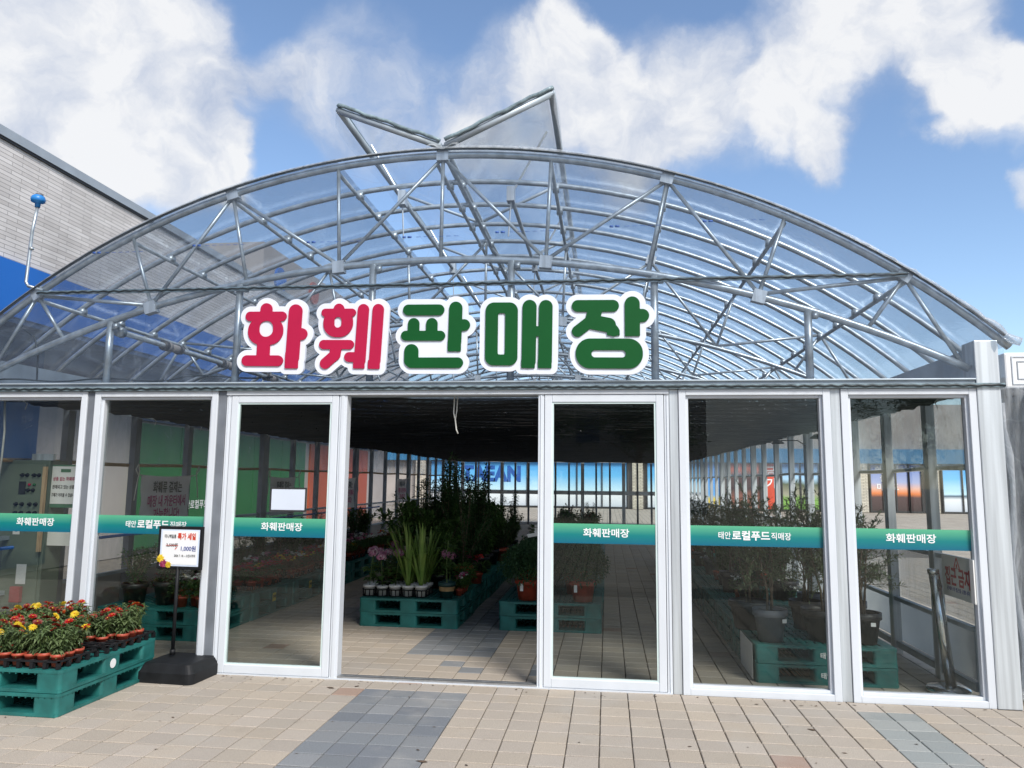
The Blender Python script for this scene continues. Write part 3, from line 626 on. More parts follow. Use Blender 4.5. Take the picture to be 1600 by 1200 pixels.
# ------------------------------------------------------------------ letters of the shop sign
def cap(p, q, r, flat=None): return ('c', p, q, r, flat)
def rb(cx, cy, hx, hy, r): return ('r', cx, cy, hx, hy, r)
GLY = [
 ('화', 'red', [cap((133, 78), (133, 100), 23), cap((71, 105), (195, 105), 18), rb(134, 160, 68, 52, 50), rb(129, 228, 25, 32, 3), cap((67, 272), (187, 272), 20), cap((247, 86), (242, 260), 26), rb(240, 270, 25, 30, 2), cap((255, 172), (274, 172), 22)], [rb(136, 152, 27, 30, 26)]),
 ('훼', 'red', [cap((413, 78), (413, 95), 20), cap((362, 92), (463, 92), 15), rb(412, 130, 56, 53, 50), cap((360, 211), (458, 211), 17), cap((408, 220), (404, 250), 21), cap((404, 250), (369, 281), 20), cap((458, 257), (495, 257), 18), cap((506, 81), (499, 270), 21), rb(496, 284, 21, 15, 2), cap((562, 81), (555, 270), 21), rb(552, 284, 22, 16, 2)], [rb(411, 128, 14, 20, 14)]),
 ('판', 'green', [cap((675, 83), (788, 83), 20), cap((668, 178), (795, 178), 18), cap((696, 134), (696, 170), 21), cap((763, 134), (763, 170), 21), cap((850, 77), (848, 200), 24), rb(847, 215, 24, 20, 2), cap((862, 139), (882, 139), 21), cap((690, 235), (690, 268), 26), cap((690, 277), (861, 276), 19)], []),
 ('매', 'green', [rb(1017, 171, 58, 114, 30), cap((1117, 73), (1115, 270), 25), rb(1113, 279, 24, 15, 2), cap((1175, 73), (1173, 270), 24), rb(1172, 279, 24, 15, 2), rb(1145, 162, 32, 18, 2)], [rb(1017, 171, 13, 75, 6)]),
 ('장', 'green', [cap((1288, 71), (1411, 71), 21), cap((1349, 85), (1340, 118), 25), cap((1340, 120), (1287, 162), 20), cap((1345, 130), (1395, 140), 26), cap((1395, 140), (1412, 160), 20), rb(1412, 167, 22, 10, 2), cap((1478, 64), (1478, 150), 26), rb(1478, 164, 26, 15, 2), cap((1495, 106), (1513, 106), 23), rb(1397, 241, 116, 53, 50)], [rb(1395, 242, 59, 13, 12)]),
]
def sdf(pr, X, Y):
    if pr[0] == 'c':
        (ax, ay), (bx, by), r = pr[1], pr[2], pr[3]; dx, dy = bx - ax, by - ay
        t = np.clip(((X - ax) * dx + (Y - ay) * dy) / (dx * dx + dy * dy), 0, 1); return np.hypot(X - ax - t * dx, Y - ay - t * dy) - r
    _, cx, cy, hx, hy, r = pr; r = min(r, hx, hy)
    qx = np.abs(X - cx) - hx + r; qy = np.abs(Y - cy) - hy + r
    return np.hypot(np.maximum(qx, 0), np.maximum(qy, 0)) + np.minimum(np.maximum(qx, qy), 0) - r
def contours(F, x0, y0, st):
    seg = {}
    ny, nx = F.shape
    def key(e): return e
    pts = {}
    def ep(i, j, k):  # edge k: 0 horizontal from (j,i), 1 vertical
        e = (i, j, k)
        if e not in pts:
            a = F[i, j]; b_ = F[i, j + 1] if k == 0 else F[i + 1, j]; t = a / (a - b_)
            pts[e] = (x0 + (j + (t if k == 0 else 0)) * st, y0 + (i + (t if k == 1 else 0)) * st)
        return e
    for i in range(ny - 1):
        for j in range(nx - 1):
            c = (F[i, j] < 0) | ((F[i, j + 1] < 0) << 1) | ((F[i + 1, j + 1] < 0) << 2) | ((F[i + 1, j] < 0) << 3)
            if c in (0, 15): continue
            T, Rr, B_, Lf = (i, j, 0), (i, j + 1, 1), (i + 1, j, 0), (i, j, 1)
            tbl = {1: [(Lf, T)], 2: [(T, Rr)], 3: [(Lf, Rr)], 4: [(Rr, B_)], 5: [(Lf, T), (Rr, B_)], 6: [(T, B_)], 7: [(Lf, B_)], 8: [(B_, Lf)], 9: [(B_, T)], 10: [(T, Rr), (B_, Lf)], 11: [(B_, Rr)], 12: [(Rr, Lf)], 13: [(Rr, T)], 14: [(T, Lf)]}
            for a, b_ in tbl[int(c)]: ep(*a); ep(*b_); seg.setdefault(a, []).append(b_); seg.setdefault(b_, []).append(a)
    loops = []; seen = set()
    for s in list(seg):
        if s in seen: continue
        lp = [s]; seen.add(s); cur = s
        while True:
            nx_ = [k for k in seg[cur] if k not in seen]
            if not nx_: break
            cur = nx_[0]; seen.add(cur); lp.append(cur)
        if len(lp) > 6: loops.append([pts[k] for k in lp])
    return loops
def area(l): return sum(l[i - 1][0] * l[i][1] - l[i][0] * l[i - 1][1] for i in range(len(l))) / 2
def fill_mesh(loops, thick):
    c = bpy.data.curves.new('outline', 'CURVE'); c.dimensions = '2D'; c.fill_mode = 'BOTH'; c.extrude = thick / 2
    for l in loops:
        s = c.splines.new('POLY'); s.points.add(len(l) - 1); s.use_cyclic_u = True
        for k, (x, z) in enumerate(l): s.points[k].co = (x, z, 0, 1)
    o = bpy.data.objects.new('outline', c); COL.objects.link(o); bpy.context.view_layer.update()
    me = bpy.data.meshes.new_from_object(o.evaluated_get(bpy.context.evaluated_depsgraph_get())); bpy.data.objects.remove(o); bpy.data.curves.remove(c); return me
def build_letters():
    lab = {'화': 'crimson Hangul letter 화 on a white backing, first in the shop sign', '훼': 'crimson Hangul letter 훼 on a white backing, second in the shop sign', '판': 'green Hangul letter 판 on a white backing, third in the shop sign', '매': 'green Hangul letter 매 on a white backing, fourth in the shop sign', '장': 'green Hangul letter 장 on a white backing, last in the shop sign'}
    for ch, colr, prims, holes in GLY:
        xs = [v for p in prims for v in ((p[1][0], p[2][0]) if p[0] == 'c' else (p[1] - p[3], p[1] + p[3]))]
        x0, x1, y0, y1 = min(xs) - 75, max(xs) + 75, 0, 370; st = 2.5
        gx = np.arange(x0, x1, st); gy = np.arange(y0, y1, st); X, Y = np.meshgrid(gx, gy)
        F = np.full(X.shape, 1e9)
        for p in prims: F = np.minimum(F, sdf(p, X, Y))
        Bk = F - 21
        for h in holes: F = np.maximum(F, -sdf(h, X, Y))
        cx = (min(xs) + max(xs)) / 2
        def mp(l): return [(.0022976 * (u - cx), -.0022933 * v + 3.2107 - 2.80 - .00003 * u) for u, v in l]
        lf = contours(F + 1e-4, x0, y0, st); lb = contours(Bk + 1e-4, x0, y0, st)
        lb = [max(lb, key=lambda l: abs(area(l)))]
        root = thing('sign_letter', lab[ch], 'sign letter', (.0022976 * cx - 1.7884, -.10, 2.80), 0, 'letters of the shop sign over the doorway')
        for nm, loops, th, y, mt in (('backing', lb, .03, 0.0, M['sign_white']), ('face', lf, .012, -.0215, M['sign_' + colr])):
            me = fill_mesh([mp(l) for l in loops], th)
            for v in me.vertices: v.co = Vector((v.co.x, y - v.co.z, v.co.y))
            me.materials.clear(); me.materials.append(mt); link(nm, me, root)
        b = MB(); w = (max(xs) - min(xs)) * .0022976 / 2; b.box(-w, w, .018, .034, .0, .03); b.box(-w, w, .018, .034, -.22, -.19); obj('bracket', b, M['galv_post'], root)
build_letters()

# ------------------------------------------------------------------ store building on the left
def build_store():
    S = thing('store_building', 'large shop with pale long brick walls and a bright blue fascia behind the greenhouse', 'building')
    X0 = -7.2
    b = MB(); b.box(-20, X0, -22, 26, 4.69, 6.42); obj('wall', b, M['brick'], S)
    b = MB(); b.box(-20.1, X0 + .05, -22.05, 26.05, 6.42, 6.56); b.box(-20.1, X0 + .03, -22.05, 26.03, 6.385, 6.42, 1); obj('coping', b, [M['coping'], M['dark']], S)  # dark strip under the coping is coloured in as its shadow line
    b = MB()
    y = -22.0
    while y < 26: b.box(-8.2, X0 + .06, y + .006, min(26.02, y + 2.4) - .006, 3.88, 4.685); y += 2.4
    obj('fascia', b, M['blue'], S)
    b = MB(); b.box(-8.2, X0 + .04, -22, 26.0, 3.80, 3.878); obj('soffit', b, M['navy'], S)
    b = MB(); b.box(-20, -8.21, -22, 26, 0, 4.68); obj('lower_wall', b, M['beige'], S)
    def panel(nm, y0, y1, z0, z1, mt, n):
        for k in range(n):
            b = MB(); a = y0 + (y1 - y0) * k / n; c = y0 + (y1 - y0) * (k + 1) / n; b.box(-8.208, -8.15, a + .012, c - .012, z0, z1); obj(nm, b, mt, S, bev=.004)
    panel('navy_panel', -6, 5.6, .1, 3.8, M['navy'], 8); panel('green_panel', 8.2, 17.2, .1, 2.7, M['green_wall'], 5); panel('navy_panel', 8.2, 25, 2.75, 3.8, M['navy'], 10)
    panel('orange_panel', 17.6, 23.6, .1, 2.7, M['orange_wall'], 4)
    text('lettering', '태안로컬푸드직매장', .22, M['white'], (-8.14, 11.0, .95), S, rot=(R(90), 0, R(90)), bold=.012)
    for y, z, mt in ((11.6, 6.9, M['blue']), (14.2, 7.4, M['orange_wall']), (17.0, 7.9, M['sign_red'])): pass
    b = MB(); b.box(-13, X0 - .3, 12.2, 25.6, 6.56, 7.75); up = obj('upper_wall', b, M['beige'], S)
    for y, z, mt in ((13.2, 6.98, M['blue']), (15.6, 7.2, M['orange_wall']), (18.4, 7.3, M['sign_red'])):
        d = MB(); d.tube([(X0 - .31, y, z), (X0 - .24, y, z)], .34, 28); obj('logo_dot', d, mt, up)
build_store()

# ------------------------------------------------------------------ printed shop front far behind
def build_far():
    B = thing('exhibition_hall', 'long low hall with buff brick piers and photo printed windows beyond the greenhouse', 'building')
    Y0 = 40.0
    b = MB(); b.box(-22, 44, Y0 + .3, Y0 + 14, 0, 6.2); obj('wall', b, M['beige'], B)
    b = MB(); b.box(-22, 44, Y0 - .14, Y0 + .29, 2.78, 3.6); obj('fascia', b, pm('light_blue_fascia', (.05, .22, .42), .4, 0, .1, .5), B)
    def pier(x, w=.62): b = MB(); b.box(x - w / 2, x + w / 2, Y0 - .12, Y0 + .29, 0, 2.77); obj('brick_pier', b, M['brick_x'], B)
    sky = rampmat('sky_print', [(0, (.55, .6, .68)), (.26, (.78, .82, .86)), (.33, (.05, .10, .16)), (.37, (.55, .78, .90)), (.7, (.14, .47, .82)), (1, (.09, .36, .76))], .3, .06, .5)
    sun_ = rampmat('sunset_print', [(0, (.05, .03, .03)), (.30, (.09, .05, .05)), (.38, (.75, .22, .06)), (.47, (.75, .42, .30)), (.62, (.32, .38, .62)), (1, (.10, .18, .50))], .3, .05, .8)
    redp = rampmat('dusk_print', [(0, (.24, .09, .06)), (.3, (.20, .08, .06)), (.45, (.05, .03, .035)), (.75, (.08, .04, .04)), (.84, (.62, .12, .05)), (1, (.58, .10, .05))], .3, .35, .7)
    grn = rampmat('meadow_print', [(0, (.16, .34, .06)), (.25, (.22, .42, .09)), (.34, (.34, .33, .25)), (.55, (.10, .12, .06)), (.68, (.40, .62, .82)), (1, (.07, .28, .70))], .3, .22, 1.2)
    red = pm('red_print', (.60, .07, .03), .4, 0, .15, 2)
    yel = rampmat('field_print', [(0, (.55, .40, .05)), (.22, (.60, .48, .08)), (.3, (.12, .35, .7)), (1, (.06, .25, .72))], .3, .08, 1)
    def glass(x0, x1, mt, n, nm='printed_window'):
        b = MB(); b.box(x0, x1, Y0 + .1, Y0 + .2, .08, 2.72); w = obj(nm, b, mt, B)
        f = MB()
        for k in range(n + 1): x = x0 + (x1 - x0) * k / n; f.box(x - .035, x + .035, Y0 + .02, Y0 + .22, .0, 2.76)
        f.box(x0, x1, Y0 + .03, Y0 + .21, .0, .1)
        obj('window_frame', f, M['dark'], w); return w
    w = glass(-9.4, 2.6, sky, 8); text('lettering', 'TAEAN', 1.25, pm('navy_ink', (.02, .10, .38), .5), (-5.6, Y0 + .085, 1.95), w, bold=.05, width=3.65)
    glass(3.75, 7.0, sky, 3); glass(7.1, 8.0, yel, 1); glass(8.5, 10.3, redp, 2)
    w = glass(10.55, 11.3, red, 1); text('lettering', '금', .62, M['white'], (10.92, Y0 + .085, 2.25), w, bold=.02); text('lettering', '기', .62, M['white'], (10.92, Y0 + .085, 1.55), w, bold=.02)
    glass(11.5, 13.6, grn, 2); glass(14.4, 15.3, sky, 1)
    w = glass(16.4, 18.5, sun_, 3)
    for t, z in (('쉬어 가', 2.42), ('물도', 1.92), ('마을도', 1.42)): text('lettering', t, .44, M['white'], (17.35, Y0 + .085, z), w, bold=.02)
    glass(18.52, 19.2, sun_, 1); glass(20.3, 23.5, sky, 3)
    for x in (-10, 3.2, 14.0, 15.9, 19.75, 24): pier(x)
build_far()

# ------------------------------------------------------------------ trees and a house across the yard, seen only as reflections
def tree(name, label, x, y, h, r, seed, mt):
    q = random.Random(seed); t = thing(name, label, 'tree', (x, y, 0))
    tr = MB(); tr.tube([(0, 0, 0), (.05, .04, h * .3), (-.04, .1, h * .6), (.03, .0, h * .9)], [.17, .13, .09, .03], 9)
    for k in range(9):
        a = q.uniform(0, 6.28); z = h * q.uniform(.3, .65); l = r * q.uniform(.5, .85); tr.tube([(0, 0, z), (math.cos(a) * l * .5, math.sin(a) * l * .5, z + l * .35), (math.cos(a) * l, math.sin(a) * l, z + l * .6)], [.06, .04, .015], 6)
    obj('trunk', tr, M['bark'], t, True); c = MB()
    cl = [(q.gauss(0, r * .42), q.gauss(0, r * .42), h * q.uniform(.42, .98), r * q.uniform(.22, .42)) for _ in range(34)]
    for cx, cy, cz, cr in cl:
        for _ in range(150):
            d = Vector((q.gauss(0, 1), q.gauss(0, 1), q.gauss(0, .7))); d.normalize(); d *= cr * q.random() ** .4
            c.leaf((cx + d.x, cy + d.y, cz + d.z), (q.gauss(0, 1), q.gauss(0, 1), q.gauss(-.2, .6)), q.uniform(.14, .26), q.uniform(.07, .13))
    obj('crown', c, mt, t)
for k, (x, y, h, r) in enumerate(((-11, -19, 8, 3.2), (-6.5, -23, 9.5, 3.6), (-1.5, -21, 8.2, 3.0), (2.6, -24, 7.5, 2.6), (17, -36, 6.5, 2.6), (-16, -26, 10, 4))):
    tree('pine_tree' if k % 2 else 'broadleaf_tree', ['dark evergreen', 'tall dense', 'spreading green', 'thin open', 'small rounded', 'broad old'][k] + ' tree across the yard reflected in the front glass', x, y, h, r, 30 + k, M['leaf_dark'])
B = thing('yard_house', 'pale flat roofed house across the yard mirrored in the right door glass', 'house', (1.5, -38, 0))
b = MB(); b.box(-5, 5, -4, 4, 0, 6.4); obj('wall', b, M['beige'], B)
b = MB(); b.box(-5.2, 5.2, -4.2, 4.2, 6.4, 6.7); obj('roof', b, M['coping'], B)
for k in range(4):
    b = MB(); b.box(-4 + k * 2.3, -2.8 + k * 2.3, 3.99, 4.06, 3.6, 5.0); obj('window', b, M['navy'], B)

# ------------------------------------------------------------------ things right of the greenhouse
U = thing('air_conditioner', 'white air conditioner box with rounded raised panel beside the right corner post', 'air conditioner', (4.95, .35, 2.36))
b = MB(); b.box(-.43, .43, -.16, .2, 0, .285); obj('casing', b, M['white'], U, bev=.015)
b = frame_mb(-.38, .38, .03, .255, .008, .008, .008, .008, -.168, -.16); obj('front_panel', b, M['pvc'], U)
b = frame_mb(-.34, .2, .07, .215, .006, .006, .006, .006, -.166, -.16); obj('grille', b, M['coping'], U)
b = MB(); b.box(-.40, .40, -.14, .18, -.05, -.002); obj('bracket', b, M['dark'], U)
U = thing('film_curtain', 'gathered clear plastic curtain hanging at the right corner of the greenhouse', 'curtain', (4.5, .1, 0))
b = MB(); b.grid(lambda u, v: (-.09 + .42 * u + .02 * math.sin(v * 14), .012 * math.sin(u * 28 + v * 3) + .008 * math.sin(v * 23 + u * 9), .03 + 2.33 * v), 40, 40); obj('sheet', b, M['film_roll'], U, True)
b = MB(); b.tube([(-.06 + .02 * math.sin(k), -.03, .03 + k * .2) for k in range(12)], [.022 + .01 * math.sin(k * 2.3) for k in range(12)], 8); obj('bunched_edge', b, M['film_roll'], U, True)
U = thing('storage_cabinet', 'grey ribbed storage cabinet with a sea print standing right of the greenhouse corner', 'cabinet', (5.25, .25, 0))
b = MB(); b.box(-.62, .62, -.3, .42, .05, 2.26); obj('body', b, pm('cabinet_grey', (.55, .54, .52), .5, .1, .1, 2), U)
b = MB()
for k in range(8): b.box(-.60 + k * .155, -.54 + k * .155, -.325, -.3005, 1.5, 2.2)
obj('rib', b, M['coping'], U)
b = MB(); b.box(-.60, .6, -.325, -.3005, .2, 1.45); obj('poster', b, rampmat('sea_print', [(0, (.5, .6, .7)), (.4, (.20, .38, .65)), (.6, (.6, .7, .8)), (1, (.26, .48, .75))], .4, .2, 2), U)
b = MB(); b.box(-.64, .64, -.34, .44, 2.26, 2.30); obj('roof', b, M['coping'], U)

# ------------------------------------------------------------------ pallets
def rrect(x0, x1, y0, y1, r, n=4):
    o = []
    for cx, cy, a in ((x1 - r, y0 + r, -90), (x1 - r, y1 - r, 0), (x0 + r, y1 - r, 90), (x0 + r, y0 + r, 180)):
        for k in range(n + 1): w = R(a + 90 * k / n); o.append((cx + r * math.cos(w), cy + r * math.sin(w)))
    return o
def pallet_meshes():
    S = .55; d = MB()
    # deck: border + slats with slots
    for z0, z1 in ((.128, .15),):
        d.box(-S + .03, S - .03, -S, -S + .06, z0, z1); d.box(-S + .03, S - .03, S - .06, S, z0, z1)
        d.box(-S, -S + .06, -S + .03, S - .03, z0, z1 - .0005); d.box(S - .06, S, -S + .03, S - .03, z0, z1 - .0005)
        for k in range(16): x = -S + .075 + k * .0625; d.box(x, x + .040, -S + .06, S - .06, z0, z1 - .001)
        for k in range(9): y = -S + .09 + k * .118; d.box(-S + .06, S - .06, y, y + .028, z0 + .002, z1 - .004)
        for sx in (-1, 1):
            for sy in (-1, 1): d.prism([(sx * (S - .03) + .03 * math.cos(R(a)), sy * (S - .03) + .03 * math.sin(R(a))) for a in range(0, 360, 24)], z0, z1 - .0002)
    # lip under the deck edge: small ribs
    for s in (-1, 1):
        for k in range(22):
            t = -S + .05 + k * .0475; d.box(t, t + .007, s * (S - .012) - .009, s * (S - .012) + .009, .118, .1275); d.box(s * (S - .012) - .009, s * (S - .012) + .009, t, t + .007, .118, .1275)
    base = MB()
    ps = ((-S, -S + .19), (-.10, .10), (S - .19, S))
    for x0, x1 in ps:
        for y0, y1 in ps: base.prism(rrect(x0 + .003, x1 - .003, y0 + .003, y1 - .003, .026), .024, .1275)
    for y0, y1 in ps: base.box(-S + .02, S - .02, y0 + .006, y1 - .006, .0, .0238)
    for x0, x1 in ps: base.box(x0 + .006, x1 - .006, -S + .02, S - .02, .001, .0230)
    for s in (-1, 1):
        base.box(-S + .02, S - .02, s * (S - .012) - .01, s * (S - .012) + .01, .002, .0245); base.box(s * (S - .012) - .01, s * (S - .012) + .01, -S + .02, S - .02, .003, .0243)
    for sx in (-1, 1):
        for sy in (-1, 1): base.prism([(sx * (S - .033) + .03 * math.cos(R(a)), sy * (S - .033) + .03 * math.sin(R(a))) for a in range(0, 360, 24)], .0005, .0242)
    for k in range(3):
        for x0 in (-.36, .10):
            for j in range(6): base.box(x0 + j * .045, x0 + .02 + j * .045, -S + .02, S - .02, .004, .0215) if k == 0 else None
    return d.mesh('deck', M['pallet']), base.mesh('base', M['pallet'])
PD, PB = pallet_meshes()
def pallet(x, y, z, rz, label, group):
    t = thing('plastic_pallet', label, 'pallet', (x, y, z), rz, group)
    for nm, me in (('deck', PD), ('base', PB)):
        o = link(nm, me, t)
    return t
def stack(x, y, rz, what, group='green plastic pallets'):
    pallet(x, y, 0, rz, 'lower green plastic pallet ' + what, group); return pallet(x + rnd.uniform(-.006, .006), y + rnd.uniform(-.006, .006), .152, rz + rnd.uniform(-.006, .006), 'upper green plastic pallet ' + what, group)
ot = stack(-2.785, -.76, 0, 'outside, under the trays of zinnias')
b = MB(); b.tube([(.5505, .0, .076), (.5515, .0, .076)], .034, 24); obj('round_sticker', b, M['white'], ot)
ROWS = {'left': (-3.12, 1.62, 8, 'along the left wall'), 'mid': (-.765, 2.69, 6, 'in the middle row facing the doorway'), 'midr': (.79, 2.72, 8, 'in the row behind the right door'), 'right': (3.13, .95, 8, 'along the right wall')}
TOPS = {}
for key, (x, y, n, ph) in ROWS.items():
    for k in range(n): TOPS[key, k] = stack(x + rnd.uniform(-.012, .012), y + k * 1.125, rnd.uniform(-.008, .008), ORD[k] + ' from the entrance ' + ph)
for k in range(4):
    root = TOPS['left', k]; b = MB(); b.box(.5535, .555, -.06, .03, -.01, .085); c = obj('price_card', b, M['tagy'], root); text('lettering', '화훼', .04, M['dark'], (.5562, -.015, .04), c, rot=(R(90), 0, R(90)), bold=.02)
b = MB(); b.box(-.36, -.30, -.5525, -.5515, -.10, -.06)
root = TOPS['right', 0]; text('lettering', '태안', .05, M['white'], (.0, -.5525, .075), root, bold=.02); text('lettering', '태안', .05, M['white'], (.0, -.5535, -.08), root, bold=.02)
b = MB(); b.box(-.5645, -.5625, -.5, .1, -.14, .14); obj('notice_sheet', b, M['tagw'], root)

# ------------------------------------------------------------------ nursery trays and pots
def tray_mb(nx, ny, p=.097):
    b = MB(); w = nx * p / 2; d = ny * p / 2; h = .055
    for s in (-1, 1):
        b.box(-w - .006, w + .006, s * d - .006, s * d + .006, h - .012, h); b.box(s * w - .006, s * w + .006, -d - .006, d + .006, h - .0121, h - .0003)
    for i in range(nx + 1):
        if 0 < i < nx: b.box(-w + i * p - .003, -w + i * p + .003, -d, d, h - .009, h - .001)
        for j in range(ny + 1):
            x = -w + i * p; y = -d + j * p; b.box(x - .012, x + .012, y - .012, y + .012, .002, h - .013)
    for j in range(1, ny): b.box(-w, w, -d + j * p - .003, -d + j * p + .003, h - .0095, h - .0015)
    for i in range(nx):
        for j in range(ny):
            x = -w + (i + .5) * p; y = -d + (j + .5) * p
            for s in (-1, 1): b.box(x + s * .034 - .004, x + s * .034 + .004, y - .044, y - .040, .0, h - .012); b.box(x - .03, x + .03, y + s * .028 - .004, y + s * .028 + .004, .0005, .005)
            b.tube([(x + .042 * math.cos(R(a)), y + .042 * math.sin(R(a)), h - .004) for a in range(0, 360, 30)], .004, 5, closed=True)
    return b
def pot_mb(r=.047, h=.085, n=20):
    b = MB(); b.lathe([(0, 0), (r * .72, 0), (r * .93, h * .78), (r, h * .78), (r * 1.04, h * .8), (r * 1.04, h), (r * .96, h), (r * .93, h * .86)], n=n); s = MB(); s.lathe([(r * .94, h * .87), (0, h * .9)], n=12); return b, s
def daisy(b, c, n, r, w, tilt, q, layers=1, m=0):
    c = Vector(c); nrm = Vector(tilt).normalized(); a = nrm.orthogonal().normalized(); bb = nrm.cross(a)
    for L_ in range(layers):
        for k in range(n):
            t = 2 * math.pi * (k + .5 * L_) / n + q.uniform(-.1, .1); d = a * math.cos(t) + bb * math.sin(t); rr = r * (1 - .28 * L_) * q.uniform(.88, 1.08)
            s = nrm.cross(d); mid = c + d * rr * .6 + nrm * (.004 + .004 * L_); tip = c + d * rr + nrm * (.0 + .006 * L_) - nrm * rr * .1
            b.face([c + nrm * .002 * L_, mid + s * w / 2, tip, mid - s * w / 2], m)
def zinnia(seed, colours, n_leaf=160, h=.17):
    q = random.Random(seed); t = thing('potted_zinnia', 'zinnia', 'potted flower', (0, 0, -50), 0, 'potted zinnias on the outdoor pallet')
    p, s = pot_mb(); obj('pot', p, M['terra'], t, True); obj('soil', s, M['soil'], t)
    f = MB(); st = MB()
    stems = []
    for k in range(8):
        a = q.uniform(0, 6.28); sp = q.uniform(.01, .075); hh = h * q.uniform(.5, 1.05); tip = (math.cos(a) * sp, math.sin(a) * sp, .08 + hh); stems.append(tip)
        st.tube([(math.cos(a) * .012, math.sin(a) * .012, .075), (math.cos(a) * sp * .6, math.sin(a) * sp * .6, .08 + hh * .5), tip], .0022, 5)
        for j in range(n_leaf // 8):
            u = q.random() ** .8; b0 = Vector((math.cos(a) * sp * u, math.sin(a) * sp * u, .08 + hh * u * .95)); w = q.uniform(0, 6.28)
            f.leaf(b0, (math.cos(w), math.sin(w), q.uniform(-.5, .7)), q.uniform(.04, .068), q.uniform(.014, .024), droop=.25)
    obj('stem', st, M['stem'], t); obj('foliage', f, M['leaf_grey'], t)
    for k, c in enumerate(colours):
        b = MB(); x, y, z = stems[k]; daisy(b, (x, y, z + .01), 12, q.uniform(.027, .034), .013, (q.gauss(0, .3), q.gauss(-.55, .3), 1), q, 2)
        fl = obj('flower', b, M['fl_' + c], t)
        e = MB(); e.lathe([(.0045, .0), (.0035, .003), (0, .004)], (x, y, z + .013), 8); obj('flower_eye', e, M['fl_yellow' if c != 'yellow' else 'fl_orange'], fl)
    return t
ZV = [('red', zinnia(1, ['red', 'dkred'])), ('yellow', zinnia(2, ['yellow', 'yellow'])), ('dark red', zinnia(3, ['dkred', 'red', 'dkred'])), ('red and orange', zinnia(4, ['orange', 'red', 'dkred'])), ('budding', zinnia(5, ['dkred'])), ('tall red', zinnia(6, ['red', 'orange', 'red'], 120, .24))]
used = set()
def place_z(kind, x, y, z, label, sc_=1):
    src = ZV[kind][1]; rz = rnd.uniform(0, 6.28)
    if kind not in used:
        used.add(kind); src.location = (x, y, z); src.rotation_euler = (0, 0, rz); src['label'] = label; src.scale = (sc_,) * 3; return src
    return dup(src, (x, y, z), rz, label, sc_)
PZ = .302
def tray(nm, x, y, nx, ny, rz=0, label='', z=PZ, grp='black nursery trays'):
    t = tag(obj('nursery_tray', tray_mb(nx, ny), M['black'], loc=(x, y, z)), label, 'tray', grp); t.rotation_euler = (0, 0, rz); return t
TR = [('front corner', -2.515, -1.085, 5, 4, .97), ('rear right', -2.455, -.50, 4, 6, .55), ('rear left', -2.98, -.52, 4, 6, 1), ('front left', -3.02, -1.08, 4, 4, 1)]
for ti, (nm, tx, ty, nx, ny, fillp) in enumerate(TR):
    tray(nm, tx, ty, nx, ny, 0, 'black cell tray of zinnia pots at the %s of the outdoor pallet' % nm)
    for j in range(ny):
        for i in range(nx):
            x = tx + (i - (nx - 1) / 2) * .097; y = ty + (j - (ny - 1) / 2) * .097
            if ti == 1 and (i, j) in ((3, 0), (3, 1), (2, 0), (1, 0), (3, 5)): continue
            if ti == 0 and (i, j) in ((4, 3),): continue
            w = rnd.random()
            if ti == 1: kind = 5 if i == 3 and j > 3 else (3 if w < .4 else (0 if w < .6 else 4))
            else: kind = 0 if w < .22 else 1 if w < .46 else 2 if w < .64 else 3 if w < .68 else 4
            place_z(kind, x, y, PZ + .012, '%s zinnia, %s from right in %s row of the %s tray outside' % (ZV[kind][0], ORD[nx - 1 - i], ORD[j], nm), rnd.uniform(.9, 1.12))

# ------------------------------------------------------------------ plant kinds for the inside rows
PK = {}
def finish_plant(key, t): PK[key] = t
def pot_on(t, r, h, mt, band=None, n=24):
    p, s = pot_mb(r, h, n); obj('pot', p, mt, t, True); obj('soil', s, M['soil'], t)
    if band:
        b = MB(); b.lathe([(r * .865, h * .45), (r * .945, h * .72)], n=n); o = obj('pot_band', b, band, t, True); o.scale = (1.012, 1.012, 1)
def plant(name, cat, group): return thing(name, 'plant', cat, (0, 0, -60), 0, group)
def hydrangea(seed, col):
    q = random.Random(seed); t = plant('hydrangea', 'potted flower', 'hydrangeas in the middle row'); pot_on(t, .068, .115, M['pot_white'])
    st = MB(); f = MB(); 
    heads = [(q.gauss(0, .02), q.gauss(0, .02), .40 + .05 * q.random())]
    for hx, hy, hz in heads:
        st.tube([(0, 0, .1), (hx * .5, hy * .5, .25), (hx, hy, hz)], .0045, 6)
    for k in range(14):
        a = q.uniform(0, 6.28); z = q.uniform(.13, .33); f.leaf((0, 0, z), (math.cos(a), math.sin(a), q.uniform(-.1, .6)), q.uniform(.09, .14), q.uniform(.06, .085), droop=.2, fold=.15)
    obj('stem', st, M['stem'], t, True); obj('foliage', f, M['leaf'], t)
    for hx, hy, hz in heads:
        b = MB()
        for k in range(46):
            d = Vector((q.gauss(0, 1), q.gauss(0, 1), q.gauss(.3, .7))).normalized(); rr = q.uniform(.8, 1.12); c = Vector((hx, hy, hz + .02)) + Vector((d.x * .056, d.y * .056, d.z * .042)) * rr; daisy(b, c, 4, .02, .017, d, q, 1, k % 3 % 2)
        obj('flower_head', b, [col, M['fl_pale']], t)
    return t
finish_plant('hyd1', hydrangea(11, M['fl_pink'])); finish_plant('hyd2', hydrangea(12, M['fl_pink']))
